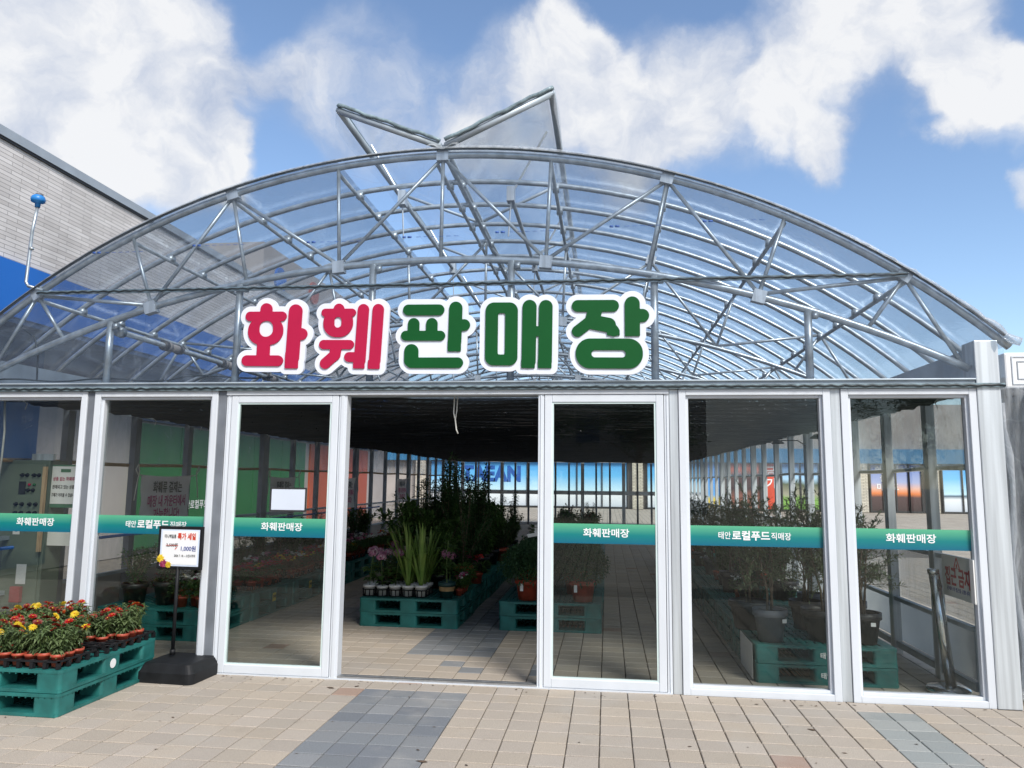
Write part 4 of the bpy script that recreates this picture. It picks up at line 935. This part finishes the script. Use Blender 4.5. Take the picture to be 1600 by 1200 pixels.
def lily(seed):
    q = random.Random(seed); t = plant('sword_leaf_plant', 'potted plant', 'sword leaved plants in white pots'); pot_on(t, .068, .115, M['pot_white']); b = MB()
    for k in range(20):
        a = q.uniform(0, 6.28); l = q.uniform(.42, .74); lean = q.uniform(.05, .36); w = q.uniform(.028, .044); d = Vector((math.cos(a), math.sin(a), 0)); s = Vector((-d.y, d.x, 0)); n = 7; br = q.uniform(.0, .25) if q.random() < .8 else .8
        i0 = len(b.v)
        for j in range(n + 1):
            u = j / n; c = d * (.012 + lean * l * u + br * l * .35 * u ** 3) + Vector((0, 0, .1 + l * u - br * l * .5 * u ** 3)); ww = w * (1 - u) ** .6 * (.55 + u) / .9
            b.v.append(tuple(c + s * ww / 2)); b.v.append(tuple(c - s * ww / 2 + d * .004))
        for j in range(n): k0 = i0 + 2 * j; b.f.append((k0, k0 + 1, k0 + 3, k0 + 2)); b.m.append(0)
    obj('foliage', b, M['leaf_lily'], t); return t
finish_plant('lily1', lily(21)); finish_plant('lily2', lily(22))
def mum(seed, r=.33):
    q = random.Random(seed); t = plant('chrysanthemum', 'potted plant', 'round chrysanthemums in the row behind the right door'); pot_on(t, .145, .23, M['terra'], n=28); b = MB(); st = MB()
    for k in range(9): a = k * .7; st.tube([(0, 0, .2), (math.cos(a) * r * .5, math.sin(a) * r * .5, .36)], .005, 5)
    for k in range(2300):
        d = Vector((q.gauss(0, 1), q.gauss(0, 1), q.gauss(.15, .8))).normalized(); rr = r * (.72 + .28 * q.random()) * (1 + .10 * math.sin(d.x * 7) * math.sin(d.y * 8 + d.z * 6)); c = Vector((d.x * rr, d.y * rr, .385 + d.z * rr * .72))
        b.leaf(c, d * .6 + Vector((q.gauss(0, .6), q.gauss(0, .6), q.gauss(.2, .5))), q.uniform(.03, .05), q.uniform(.016, .026))
    obj('stem', st, M['stem'], t); obj('foliage', b, M['leaf_mum'], t)
    g = MB(); g.face([(-.02, -.20, .70), (.11, -.16, .72), (.10, -.14, .755), (-.03, -.18, .735)]); obj('name_tag', g, M['tagw'], t)
    g = MB(); g.box(-.10, -.065, -.139, -.136, .11, .19); obj('price_tag', g, M['tagw'], t); return t
finish_plant('mum1', mum(31)); finish_plant('mum2', mum(32, .30))
def shrub(seed, h, w, mt, n, pot, leafl=.045, leafw=.02, name='leafy_shrub', spire=1.0):
    q = random.Random(seed); t = plant(name, 'shrub', 'tall potted shrubs in the middle row'); pot_on(t, .12, .2, pot); st = MB(); b = MB(); ns = 14
    for k in range(ns):
        a = q.uniform(0, 6.28); sp = w * q.uniform(.15, 1) ** .8; hh = h * q.uniform(.55, 1.0) * (1 - .35 * spire * sp / w); mid = Vector((math.cos(a) * sp * .45, math.sin(a) * sp * .45, .2 + hh * .45)); tip = Vector((math.cos(a) * sp, math.sin(a) * sp, .2 + hh))
        st.tube([(0, 0, .17), mid, tip], [.008, .005, .002], 5)
        for j in range(n // ns):
            u = q.random() ** .75; c = (Vector((0, 0, .2)).lerp(mid, u * 2) if u < .5 else mid.lerp(tip, u * 2 - 1)); d = Vector((q.gauss(0, 1), q.gauss(0, 1), q.gauss(.4, .6))).normalized()
            b.leaf(c + d * q.uniform(0, .05), d, leafl * q.uniform(.7, 1.3), leafw * q.uniform(.8, 1.2))
    obj('stem', st, M['bark'], t); obj('foliage', b, mt, t); return t
finish_plant('shr1', shrub(41, 1.25, .30, M['leaf_dark'], 2400, M['pot_black'], .05, .024)); finish_plant('shr2', shrub(42, .85, .34, M['leaf'], 1900, M['pot_black'], .075, .036)); finish_plant('shr3', shrub(43, 1.0, .36, M['leaf_dark'], 2000, M['terra'], .04, .016)); finish_plant('shr4', shrub(44, .45, .22, M['leaf_dark'], 900, M['pot_black'], .04, .02, 'small_shrub'))
finish_plant('rust', shrub(45, .5, .2, M['leaf_rust'], 500, M['terra'], .06, .025, 'small_shrub'))
def broad(seed):
    q = random.Random(seed); t = plant('broad_leaf_plant', 'potted plant', 'broad leaved plants in the middle row'); pot_on(t, .095, .17, M['pot_green'], M['kraft']); b = MB(); st = MB(); st.tube([(0, 0, .15), (.01, 0, .42), (0, .01, .62)], .006, 6)
    for k in range(16):
        a = k * 2.4; z = .24 + .36 * k / 16; b.leaf((0, 0, z), (math.cos(a), math.sin(a), q.uniform(.0, .8)), q.uniform(.13, .2), q.uniform(.045, .07), droop=.25, fold=.15)
    obj('stem', st, M['stem'], t); obj('foliage', b, M['leaf'], t)
    g = MB()
    for k in range(60):
        d = Vector((q.gauss(0, 1), q.gauss(0, 1), q.gauss(.2, .8))).normalized(); daisy(g, Vector((0, -.03, .47)) + d * .045, 4, .014, .012, d, q)
    obj('flower_head', g, M['fl_pink'], t); return t
finish_plant('broad', broad(51))
def olive(seed, h, pot, pr=.135, ph=.26):
    q = random.Random(seed); t = plant('olive_tree', 'potted tree', 'potted olive trees along the right wall'); pot_on(t, pr, ph, pot, n=28); st = MB(); b = MB()
    for k in range(3):
        a = k * 2.1 + q.random(); lean = q.uniform(.03, .12); pts = [Vector((math.cos(a) * .02, math.sin(a) * .02, ph * .8))]
        for j in range(1, 6): u = j / 5; pts.append(Vector((math.cos(a) * lean * u * (1 + u) + q.gauss(0, .012), math.sin(a) * lean * u * (1 + u) + q.gauss(0, .012), ph * .8 + h * .8 * u)))
        st.tube(pts, [.011, .010, .008, .006, .004, .002], 6)
        for m_ in range(22):
            u = q.uniform(.30, 1) * 5; i = min(4, int(u)); c = pts[i].lerp(pts[i + 1], u - i); d = Vector((q.gauss(0, 1), q.gauss(0, 1), q.gauss(.55, .45))).normalized(); l = q.uniform(.14, .40) * (1.25 - u / 8); e = c + d * l + Vector((0, 0, -.08 * l)); st.tube([c, c.lerp(e, .5) + Vector((0, 0, .02)), e], [.003, .0022, .001], 4, cap=False)
            for s in range(int(l * 120)):
                v = q.uniform(.15, 1); p_ = c.lerp(e, v); dd = (d * .7 + Vector((q.gauss(0, .6), q.gauss(0, .6), q.gauss(.1, .5)))).normalized(); b.leaf(p_, dd, q.uniform(.04, .068), q.uniform(.009, .015), droop=.05)
    obj('trunk', st, M['bark'], t, True); obj('foliage', b, M['leaf_olive'], t)
    g = MB(); g.box(.02, .06, -pr * .99 - .004, -pr * .99 - .001, ph * .62, ph * .74); obj('price_tag', g, M['tagw'], t); return t
finish_plant('ol1', olive(61, 1.15, M['pot_grey'])); finish_plant('ol2', olive(62, 1.25, M['pot_black'], .19, .26)); finish_plant('ol3', olive(63, .95, M['pot_black'], .15, .26))
def bedding(seed, cols, mt=None, pot='terra', h=.10, name='bedding_flower'):
    q = random.Random(seed); t = plant(name, 'potted flower', 'low bedding flowers along the left wall'); pot_on(t, .055, .09, M[pot]); b = MB()
    for k in range(170):
        a = q.uniform(0, 6.28); r_ = .10 * q.random() ** .5; b.leaf((math.cos(a) * r_, math.sin(a) * r_, .085 + h * q.random() * (1 - 4 * r_ * r_ / .05 * .1)), (math.cos(a), math.sin(a), q.uniform(-.3, .8)), q.uniform(.03, .05), q.uniform(.014, .024))
    obj('foliage', b, mt or M['leaf'], t)
    for k, c in enumerate(cols):
        a = k * 2.4; r_ = .02 + .018 * k; g = MB()
        for j in range(5): daisy(g, (math.cos(a) * r_ + q.gauss(0, .014), math.sin(a) * r_ + q.gauss(0, .014), .11 + h + q.uniform(-.02, .02)), 5, .017, .014, (q.gauss(0, .4), q.gauss(0, .4), 1), q)
        obj('flower', g, M['fl_' + c], t)
    return t
finish_plant('bd_r', bedding(71, ['red', 'mag', 'red', 'mag'])); finish_plant('bd_w', bedding(72, ['white', 'white', 'white', 'white'], h=.14)); finish_plant('bd_o', bedding(73, ['orange', 'yellow', 'red'], M['leaf_rust'])); finish_plant('bd_p', bedding(74, ['pink', 'mag', 'white'], h=.15)); finish_plant('bd_g', bedding(75, [], h=.13, pot='pot_lime'))
pused = set()
def put(key, x, y, z, label, s=1.0, group=None):
    src = PK[key]; rz = rnd.uniform(0, 6.28)
    if key in ('mum1', 'mum2', 'ol1', 'ol2', 'ol3'): rz = rnd.uniform(-.5, .5)
    if key not in pused:
        pused.add(key); o = src; o.location = (x, y, z); o.rotation_euler = (0, 0, rz); o.scale = (s,) * 3; o['label'] = label
    else: o = dup(src, (x, y, z), rz, label, s)
    if group: o['group'] = group
    return o
T = .304
def caddy(x, y, nx, ny, label):
    b = MB(); p = .148
    for i in range(nx):
        for j in range(ny):
            cx = x + i * p; cy = y + j * p
            b.tube([(cx + .073 * math.cos(R(a)), cy + .073 * math.sin(R(a)), T + .075) for a in range(0, 360, 20)], .006, 5, closed=True)
            for k in range(8): w = R(45 * k + 20); b.box(cx + .066 * math.cos(w) - .005, cx + .066 * math.cos(w) + .005, cy + .066 * math.sin(w) - .005, cy + .066 * math.sin(w) + .005, T, T + .075)
            b.lathe([(.066, .0), (.07, .012)], (cx, cy, T), 16)
    tag(obj('pot_caddy', b, M['black']), label, 'tray', 'black pot caddies')
caddy(-1.25, 2.30, 5, 3, 'black ring caddy of white pots on the front pallet of the middle row')
front = [['hyd1', 'hyd2', 'broadw', 'lily1', 'lily2'], ['hyd2', 'shr4', 'hyd1', 'lily2', 'lily1'], ['hyd1', 'hyd2', 'hyd1', 'lily1', 'lily2']]
nmz = {'hyd1': 'pink hydrangea', 'hyd2': 'rose pink hydrangea', 'lily1': 'sword leaved green plant', 'lily2': 'arching sword leaved plant', 'shr4': 'small dark shrub', 'broadw': 'round leaved hydrangea without flowers'}
for j, row in enumerate(front):
    for i, kd in enumerate(row):
        key = 'hyd2' if kd == 'broadw' else kd
        put(key, -1.25 + i * .148, 2.30 + j * .148, T + .008, '%s, %s from left in %s row of the white pot caddy' % (nmz[kd], ORD[i], ORD[j]), rnd.uniform(.9, 1.08) * (.8 if key == 'shr4' else 1))
put('broad', -.37, 2.31, T, 'broad leaved plant with pale pink bloom in dark green pot with tan band')
put('broad', -.40, 2.62, T, 'second broad leaved plant behind the pot with the tan band', .9)
put('bd_g', -.30, 2.95, T, 'lime green pot of low herbs behind the tan banded pot', 1.35)
put('bd_g', -.33, 3.16, T, 'second lime green pot of low herbs farther back', 1.3)
for k in range(4): put('bd_p', -.27 + .002 * k, 2.50 + k * .11, T, 'small brown pot of pink flowers, %s from the front on the middle pallet edge' % ORD[k], .8, 'small pots on the middle pallet edge')
put('bd_p', -1.22, 3.02, T, 'pink flowering pot at the left back of the front middle pallet', 1.2)
put('shr4', -.95, 3.02, T, 'small dark shrub behind the white pot caddy'); put('shr2', -.62, 3.05, T, 'mid green shrub just behind the sword leaved plants', .8)
seq = ['shr1', 'shr2', 'shr3', 'shr2', 'shr1', 'shr3']; k = 0
hgt = {1: (1.0, 1.25), 2: (1.05, 1.35), 3: (.9, 1.3), 4: (.8, 1.15), 5: (.7, 1.0)}
for st in range(1, 6):
    for j in range(2):
        for i in range(3):
            key = seq[(i * 2 + j + st) % 6]; x = -1.12 + i * .36 + rnd.uniform(-.04, .04); y = 2.69 + st * 1.125 - .28 + j * .55 + rnd.uniform(-.04, .04)
            s = rnd.uniform(*hgt[st]) * (1.08 if i == 0 and st in (1, 2) else (.88 if i == 2 else 1))
            put(key, x, y, T, '%s shrub on pallet %s of the middle row, %s across, %s line' % ({'shr1': 'tall dark spiky', 'shr2': 'mid green leafy', 'shr3': 'dense fine leaved'}[key], ORD[st], ORD[i], ORD[j]), s)
n = 0
for st in range(8):
    for j in range(2):
        for i in range(2):
            key = 'mum1' if (i + j + st) % 2 == 0 else 'mum2'; x = .79 - .26 + i * .50; y = 2.36 + st * 1.125 + j * .55
            if st == 0 and i == 1 and j == 0: x += .10
            if st < 2: put(key, x, y, T, 'round green chrysanthemum in terracotta pot, pallet %s behind right door, %s side, %s line' % (ORD[st], 'left' if i == 0 else 'right', ORD[j]), rnd.uniform(.92, 1.0))
            else: put(['shr3', 'rust', 'shr2', 'shr4'][(i + j * 2 + st) % 4], x, y, T, 'bushy pot plant on pallet %s behind right door, %s side, %s line' % (ORD[st], 'left' if i == 0 else 'right', ORD[j]), rnd.uniform(.62, .9) * (1.5 if (i + j * 2 + st) % 4 in (1, 3) else 1), 'bushy pots behind the chrysanthemums')
for k, (x, y, kd, lb, sc_) in enumerate(((-1.18, 3.52, 'rust', 'rust leaved bush at the aisle edge of the middle row', 1.1), (-1.2, 4.0, 'bd_o', 'orange and yellow flowers at the aisle edge of the middle row', 1.6), (-.25, 3.55, 'bd_r', 'red flowers at the right edge of the middle row', 1.5), (-1.22, 3.2, 'broad', 'pink topped broad leaved plant at the left edge of the middle row', 1.05))): put(kd, x, y, T, lb, sc_)
# right wall row: olives
ol = [('ol1', -.42, -.42, 'slim olive tree in grey pot at the left corner'), ('ol2', .08, -.28, 'olive tree in wide black pot at the front middle'), ('ol3', .36, -.34, 'olive tree in black pot at the front right'), ('ol2', -.46, .16, 'olive tree in wide black pot at the back left'), ('ol3', .05, .22, 'olive tree in black pot at the back middle'), ('ol1', .40, .18, 'olive tree in grey pot at the back right')]
for key, dx, dy, lb in ol: put(key, 3.13 + dx + (.03 if key == 'ol1' else 0), .95 + dy + (.03 if key == 'ol1' else 0), T, lb + ' of the front right pallet', rnd.uniform(.92, 1.05))
for st in range(1, 8):
    for j in range(2):
        for i in range(2):
            key = ['ol3', 'shr2', 'rust', 'shr3', 'ol1', 'shr4', 'bd_w', 'ol2'][(st * 3 + i + j * 2) % 8]; x = 2.88 + i * .5; y = .95 + st * 1.125 - .26 + j * .5
            nm = {'ol3': 'olive tree', 'ol1': 'slim olive tree', 'ol2': 'wide olive tree', 'shr2': 'mid green shrub', 'rust': 'rust leaved shrub', 'shr3': 'dense dark shrub', 'shr4': 'small dark shrub', 'bd_w': 'white bedding flower'}[key]
            put(key, x, y, T, '%s on pallet %s along right wall, %s side, %s line' % (nm, ORD[st], 'aisle' if i == 0 else 'wall', ORD[j]), rnd.uniform(.75, .95) * (.75 if key in ('shr2', 'shr3') else 1), 'pots farther along the right wall')
# left wall row: low flowers in trays, shrubs at the back
nm = {'bd_r': 'red', 'bd_w': 'white', 'bd_o': 'orange and yellow', 'bd_p': 'pink'}
put('shr4', -3.42, 1.30, T, 'low juniper like shrub in black pot at the near end of the left wall row', 1.05); put('shr4', -3.10, 1.36, T, 'second low shrub in black pot at the near end of the left wall row', 1.15)
for k in range(3): put('bd_w', -2.86 + k * .11, 1.22 + .09 * (k % 2), T, 'white geranium in terracotta pot, %s from left, near end of left wall row' % ORD[k], 1.15, 'white geraniums by the left window')
for k in range(4): put(['bd_r', 'bd_w', 'bd_r', 'bd_p'][k], -3.4 + k * .22, 1.75, T, '%s flowers in terracotta pot, %s from wall behind the white geraniums' % (nm[['bd_r', 'bd_w', 'bd_r', 'bd_p'][k]], ORD[k]), 1.1)
for st in range(1, 7):
    kk = ['bd_r', 'bd_o', 'bd_r', 'bd_p', 'bd_w', 'bd_r'][st - 1]
    tray('t', -2.86, 1.62 + st * 1.125, 4, 8, 0, 'black cell tray of low flowers on pallet %s along the left wall' % ORD[st], T)
    for j in range(4):
        for i in range(3):
            key = kk if (i + j) % 3 else ['bd_o', 'bd_w', 'bd_p'][(st + i) % 3]
            put(key, -3.03 + i * .165, 1.62 + st * 1.125 - .34 + j * .215, T + .01, '%s bedding flowers, left wall pallet %s, line %s, %s from wall' % (nm[key], ORD[st], ORD[j], ORD[i]), rnd.uniform(1.0, 1.2))
    for j in range(2): put(['shr4', 'shr2', 'shr3'][(st + j) % 3], -3.42, 1.62 + st * 1.125 - .25 + j * .5, T, '%s shrub at the wall side of left pallet %s, %s place' % (['small dark', 'mid green', 'dense dark'][(st + j) % 3], ORD[st], ORD[j]), [1.0, .6, .55][(st + j) % 3] * (1 + .06 * st), 'shrubs at the back of the left row')
for key, t_ in PK.items():
    if key not in pused:
        for c in list(t_.children_recursive) + [t_]: bpy.data.objects.remove(c)

# ------------------------------------------------------------------ price board on its stand
S = thing('sign_stand', 'price board on a black pole with a heavy black base outside the window', 'sign stand', (-2.02, -.14, 0), R(-3))
b = MB(); b.prism(rrect(-.27, .27, -.30, .20, .035, 5), 0, .075); b.prism(rrect(-.255, .255, -.285, .185, .035, 5), .0755, .10)
bt = MB()
p0 = rrect(-.25, .24, -.27, .20, .05, 4); i0 = len(bt.v); nn = len(p0)
for k_, z in ((1, 0), (1, .08), (.84, .14), (.80, .145)):
    for x, y in p0: bt.v.append((x * k_, (y + .05) * k_ - .05, z))
for a in range(3):
    for k in range(nn): k2 = (k + 1) % nn; bt.f.append((a * nn + k, a * nn + k2, (a + 1) * nn + k2, (a + 1) * nn + k)); bt.m.append(0)
bt.f.append(tuple(3 * nn + k for k in range(nn))); bt.m.append(0)
obj('base', bt, M['black'], S, bev=.004)
b = MB(); b.tube([(-.11, 0, .16), (-.11, 0, 1.02)], .0145, 12); b.tube([(-.11, 0, .16), (-.11, 0, .20)], .022, 12); obj('pole', b, M['black'], S, True)
P_ = MB(); P_.box(-.30, .105, -.012, .012, .84, 1.19); fr2 = obj('board', P_, M['black'], S, bev=.004)
b = MB(); b.box(-.274, .079, -.0145, -.0125, .866, 1.164); obj('poster', b, pm('poster_paper', (.62, .70, .84), .5, 0, .06, 3), fr2)
b = MB(); b.box(-.258, .064, -.0165, -.0148, .879, 1.151); obj('poster_panel', b, M['white'], fr2)
red_t = pm('red_text', (.62, .05, .015), .5); nav_t = pm('navy_text', (.03, .06, .28), .5)
text('lettering', '미니백일홍', .034, M['dark'], (-.185, -.018, 1.105), fr2, bold=.012, width=.105); text('lettering', '특가 세일', .058, red_t, (-.035, -.018, 1.105), fr2, bold=.03, width=.165)
text('lettering', '2,500원', .034, M['dark'], (-.165, -.018, 1.035), fr2, bold=.008); b = MB(); b.box(-.22, -.11, -.0195, -.0182, 1.033, 1.036); obj('strike_line', b, red_t, fr2)
text('lettering', '1,000원', .047, nav_t, (-.018, -.018, 1.008), fr2, bold=.014); text('lettering', '2024. 7. 10. ~ 소진시까지', .026, M['dark'], (-.045, -.018, .95), fr2, bold=.008, width=.19)
b = MB(); b.tube([(-.135, -.019, 1.003), (-.122, -.019, 1.018)], .003, 5); obj('arrow', b, red_t, fr2)
q = random.Random(3)
for x, z, c, r_ in ((-.262, .925, 'fl_yellow', .04), (-.235, .885, 'fl_mag', .038), (-.19, .875, 'fl_yellow', .03)):
    b = MB(); daisy(b, (x, -.0195, z), 9, r_, .022, (0, -1, 0), q); obj('printed_flower', b, M[c], fr2)

# ------------------------------------------------------------------ control cabinet, notices, banners
C = thing('control_cabinet', 'grey green control cabinet with rows of round switches behind the far left window', 'control cabinet', (-4.04, .42, 0))
b = MB(); b.box(-.40, .24, .0, .24, .35, 1.74); obj('cabinet_body', b, pm('cabinet_green', (.13, .165, .125), .45, 0, .06, 3), C, bev=.008)
d = MB(); d.box(-.37, .21, -.012, 0, .40, 1.70); dr_ = obj('cabinet_door', d, pm('cabinet_door', (.15, .185, .14), .45, 0, .06, 3), C, bev=.004)
for z, xs in ((1.60, (-.02, .03, .10, .15)), (1.46, (.05, .10)), (1.33, (-.06, .0, .08, .14)), (1.25, (-.06, .0, .08, .14)), (1.12, (.02, .08, .14))):
    for x in xs:
        k = MB(); k.tube([(x, -.012, z), (x, -.022, z)], .018, 14); k.tube([(x, -.022, z), (x, -.042, z)], .011, 12); kn = obj('switch', k, M['black'], dr_, True)
for x, z, mt in ((.06, 1.51, M['sign_red']), (.11, 1.51, M['green_wall'])):
    k = MB(); k.tube([(x, -.012, z), (x, -.026, z)], .012, 12); obj('pilot_light', k, mt, dr_, True)
k = MB(); k.box(-.05, .02, -.016, -.0125, 1.42, 1.54); obj('meter', k, M['dark'], dr_); k = MB(); k.box(-.07, .0, -.015, -.0125, 1.05, 1.16); obj('sticker', k, M['tagw'], dr_)
k = MB(); k.tube([(-.035, -.016, 1.105), (-.035, -.0155, 1.105)], .03, 20); obj('round_mark', k, M['blue'], dr_)
k = MB(); k.box(.0, .10, -.014, -.0125, .60, .78); obj('notice', k, M['tagw'], dr_); k = MB(); k.box(-.02, .08, -.05, -.0125, .44, .58); obj('red_reel', k, pm('faded_red', (.35, .06, .06), .5), dr_)
k = MB(); k.box(.03, .25, .02, .05, 1.74, 1.80); obj('lock_bar', k, M['galv_post'], C)
V = thing('wooden_batten', 'pale wooden batten leaning beside the control cabinet', 'batten', (-3.81, .36, .0)); b = MB(); b.box(-.012, .018, .0, .03, .9, 1.68); obj('strip', b, pm('raw_pine', (.48, .34, .20), .6, 0, .2, 12, stretch=(8, 8, .6)), V)
N_ = thing('notice_board', 'white notice with green border and Korean text right of the control cabinet', 'notice', (-3.66, .46, 1.50)); b = MB(); b.box(-.155, .155, 0, .014, -.20, .20); bd = obj('board', b, pm('border_green', (.04, .16, .09), .5), N_)
b = MB(); b.box(-.142, .142, -.003, -.0005, -.165, .185); obj('sheet', b, M['tagw'], bd); b = MB(); b.box(-.05, .05, -.006, -.0035, .13, .16); obj('heading', b, pm('border_green2', (.04, .16, .09), .5), bd)
for t_, z, mt, w in (('상품 없는 화훼류가', .065, pm('crimson_text', (.42, .02, .10), .5), .25), ('판매되고 있는 상품은', -.01, M['dark'], .25), ('구매가 어려울 수 있습니다.', -.085, M['dark'], .26)): text('lettering', t_, .04, mt, (0, -.0045, z), bd, bold=.02, width=w)
b = MB(); b.box(-.14, .12, .004, .010, -.55, -.27); obj('loose_sheet', b, M['tagw'], N_)
mag = pm('magenta_text', (.42, .03, .18), .6)
def banner(k, y0, y1, x=-4.10, lab=''):
    w = y1 - y0; cy = (y0 + y1) / 2; t = thing('notice_banner', lab, 'banner', (x, cy, 1.32), 0, 'cloth notices along the left wall')
    def fn(u, v): return (.012 * math.sin(u * 9 + v * 4) + .006 * math.sin(v * 15), -w / 2 + w * u, -.34 + .64 * v - .02 * math.sin(u * math.pi) * v)
    b = MB(); b.grid(fn, 24, 14); c = obj('cloth', b, pm('banner_cloth', (.78, .76, .80), .8, 0, .04, 4), t, True)
    for s_, z, mt, ww in (('화훼류 결제는', .14, M['dark'], .62), ('매장 내 카운터에서', -.03, mag, .80), ('가능합니다!', -.19, mag, .55)): text('lettering', s_, .15, mt, (.022, 0, z), c, rot=(R(90), 0, R(90)), bold=.02, width=ww * w / 1.05)
    for s in (-1, 1):
        r_ = MB(); r_.tube([(.01, s * w / 2, .29), (.02, s * (w / 2 + .10), .30), (.03, s * (w / 2 + .16), .36), (.04, s * (w / 2 + .13), .42), (.03, s * (w / 2 + .09), .34), (.03, s * (w / 2 + .14), .12), (.03, s * (w / 2 + .16), .0)], .007, 5); obj('tie_cord', r_, M['cable_w'], t, True)
for k, (y0, y1) in enumerate(((2.32, 3.40), (5.85, 6.85), (9.1, 10.1), (13.5, 14.5))): banner(k, y0, y1, lab='white cloth notice with black and magenta text, %s from the entrance on the left wall' % ORD[k])
# cord hanging at the doorway, cable by the left window
b = MB(); b.tube([(.12, .12, 2.33), (.115, .12, 2.16), (.13, .12, 2.10), (.14, .12, 2.02), (.155, .12, 1.985)], .006, 6); b.tube([(.145, .13, 2.33), (.14, .125, 2.18), (.13, .12, 2.10)], .005, 6)
tag(obj('hanging_cord', b, M['cable_w'], smooth=True), 'white pull cord hanging at the top of the open doorway', 'cord')
b = MB(); b.tube([(-4.10, .15, 2.3), (-4.08, .16, 2.0), (-4.10, .18, 1.75), (-4.13, .2, 1.5)], .009, 6); tag(obj('wall_cable', b, M['cable_w'], smooth=True), 'white cable hanging down beside the control cabinet', 'cable')
# leaning barrier post, keep-out notice
Bp = thing('barrier_post', 'stainless steel barrier post leaning on its round base inside the right window', 'barrier post', (4.03, .36, 0))
b = MB(); b.lathe([(0, 0), (.16, 0), (.165, .02), (.15, .04), (.05, .055), (0, .055)], n=32); obj('base', b, M['steel'], Bp, True)
b = MB(); b.tube([(0.02, 0, .05), (-.055, .02, .93)], .04, 20); b.tube([(-.056, .02, .90), (-.0575, .02, .935)], .043, 20); obj('post', b, M['steel'], Bp, True)
b = MB(); b.tube([(-.03, -.04, .80), (-.045, -.045, .86)], .012, 8); obj('belt_slot', b, M['dark'], Bp)
K = thing('warning_notice', 'white keep out notice with red Korean lettering on the right wall', 'notice', (4.09, .25, .90)); b = MB(); b.box(-.004, .004, -.30, .24, -.17, .15); bd = obj('board', b, M['tagw'], K)
rt = pm('warn_red', (.45, .02, .03), .5); text('lettering', '접근 금지', .15, rt, (-.006, -.03, -.02), bd, rot=(R(90), 0, R(-90)), bold=.03, width=.42)
text('lettering', '관계자 외 접근을 금합니다', .035, nav_t, (-.006, -.03, -.11), bd, rot=(R(90), 0, R(-90)), bold=.01)
b = MB(); pts = [(-.006, -.03 + .055 * math.sin(R(a)), .085 + .055 * math.cos(R(a))) for a in (0, 120, 240)]; b.tube(pts, .004, 5, closed=True); b.tube([(-.006, -.03, .09), (-.006, -.03, .065)], .005, 5); obj('warning_sign', b, rt, bd)
# work lamps under the net on the right
for k, (y, z) in enumerate(((2.6, 2.12), (4.6, 2.16))):
    Lp = thing('arm_lamp', 'small dark arm lamp under the net, %s' % ('nearer the right window', 'deeper inside on the right')[k], 'lamp', (4.08, y, z)); b = MB(); b.tube([(0, 0, -.05), (-.1, 0, .02), (-.32, 0, .02)], .008, 6); obj('arm', b, M['dark'], Lp, True); b = MB(); b.lathe([(0, .03), (.04, .02), (.09, -.02), (.085, -.025)], (-.36, 0, .0), 16); obj('lamp_shade', b, M['dark'], Lp, True)

# bits of dry leaf and grit on the paving
b = MB(); q = random.Random(99)
for k in range(170):
    x = q.uniform(-3.6, 4.6); y = -.08 - abs(q.gauss(0, .05)) if k < 80 else -q.uniform(.1, 3.2)
    sz = q.uniform(.004, .013) if k < 150 else q.uniform(.015, .03); a = q.uniform(0, 6.28); pts = [(x + sz * r_ * math.cos(a + w) * (1.6 if j % 3 == 0 else 1), y + sz * r_ * math.sin(a + w), .0025 + .003 * q.random()) for j, (w, r_) in enumerate(((0, 1), (1.1, .7), (2.2, .8), (3.3, 1), (4.4, .6), (5.4, .8)))]
    b.face(pts)
d_ = obj('debris', b, pm('dry_leaf', (.09, .06, .04), .9, 0, .5, 30)); tag(d_, 'dry leaf bits and grit scattered on the paving along the shop front', 'debris', kind='stuff')

b = MB(); b.tube([(-4.2 + i * .16, .06, 2.452 + .014 * math.sin(i * 1.1) + (.0 if i < 12 else .02)) for i in range(18)] , .008, 6); b.tube([(-3.72, .06, 2.45), (-3.74, .07, 2.7), (-3.80, .08, 2.86), (-3.95, .08, 2.95)], .008, 6)
tag(obj('power_cable', b, M['wire'], smooth=True), 'black cable lying along the front beam behind the film at the left', 'cable')
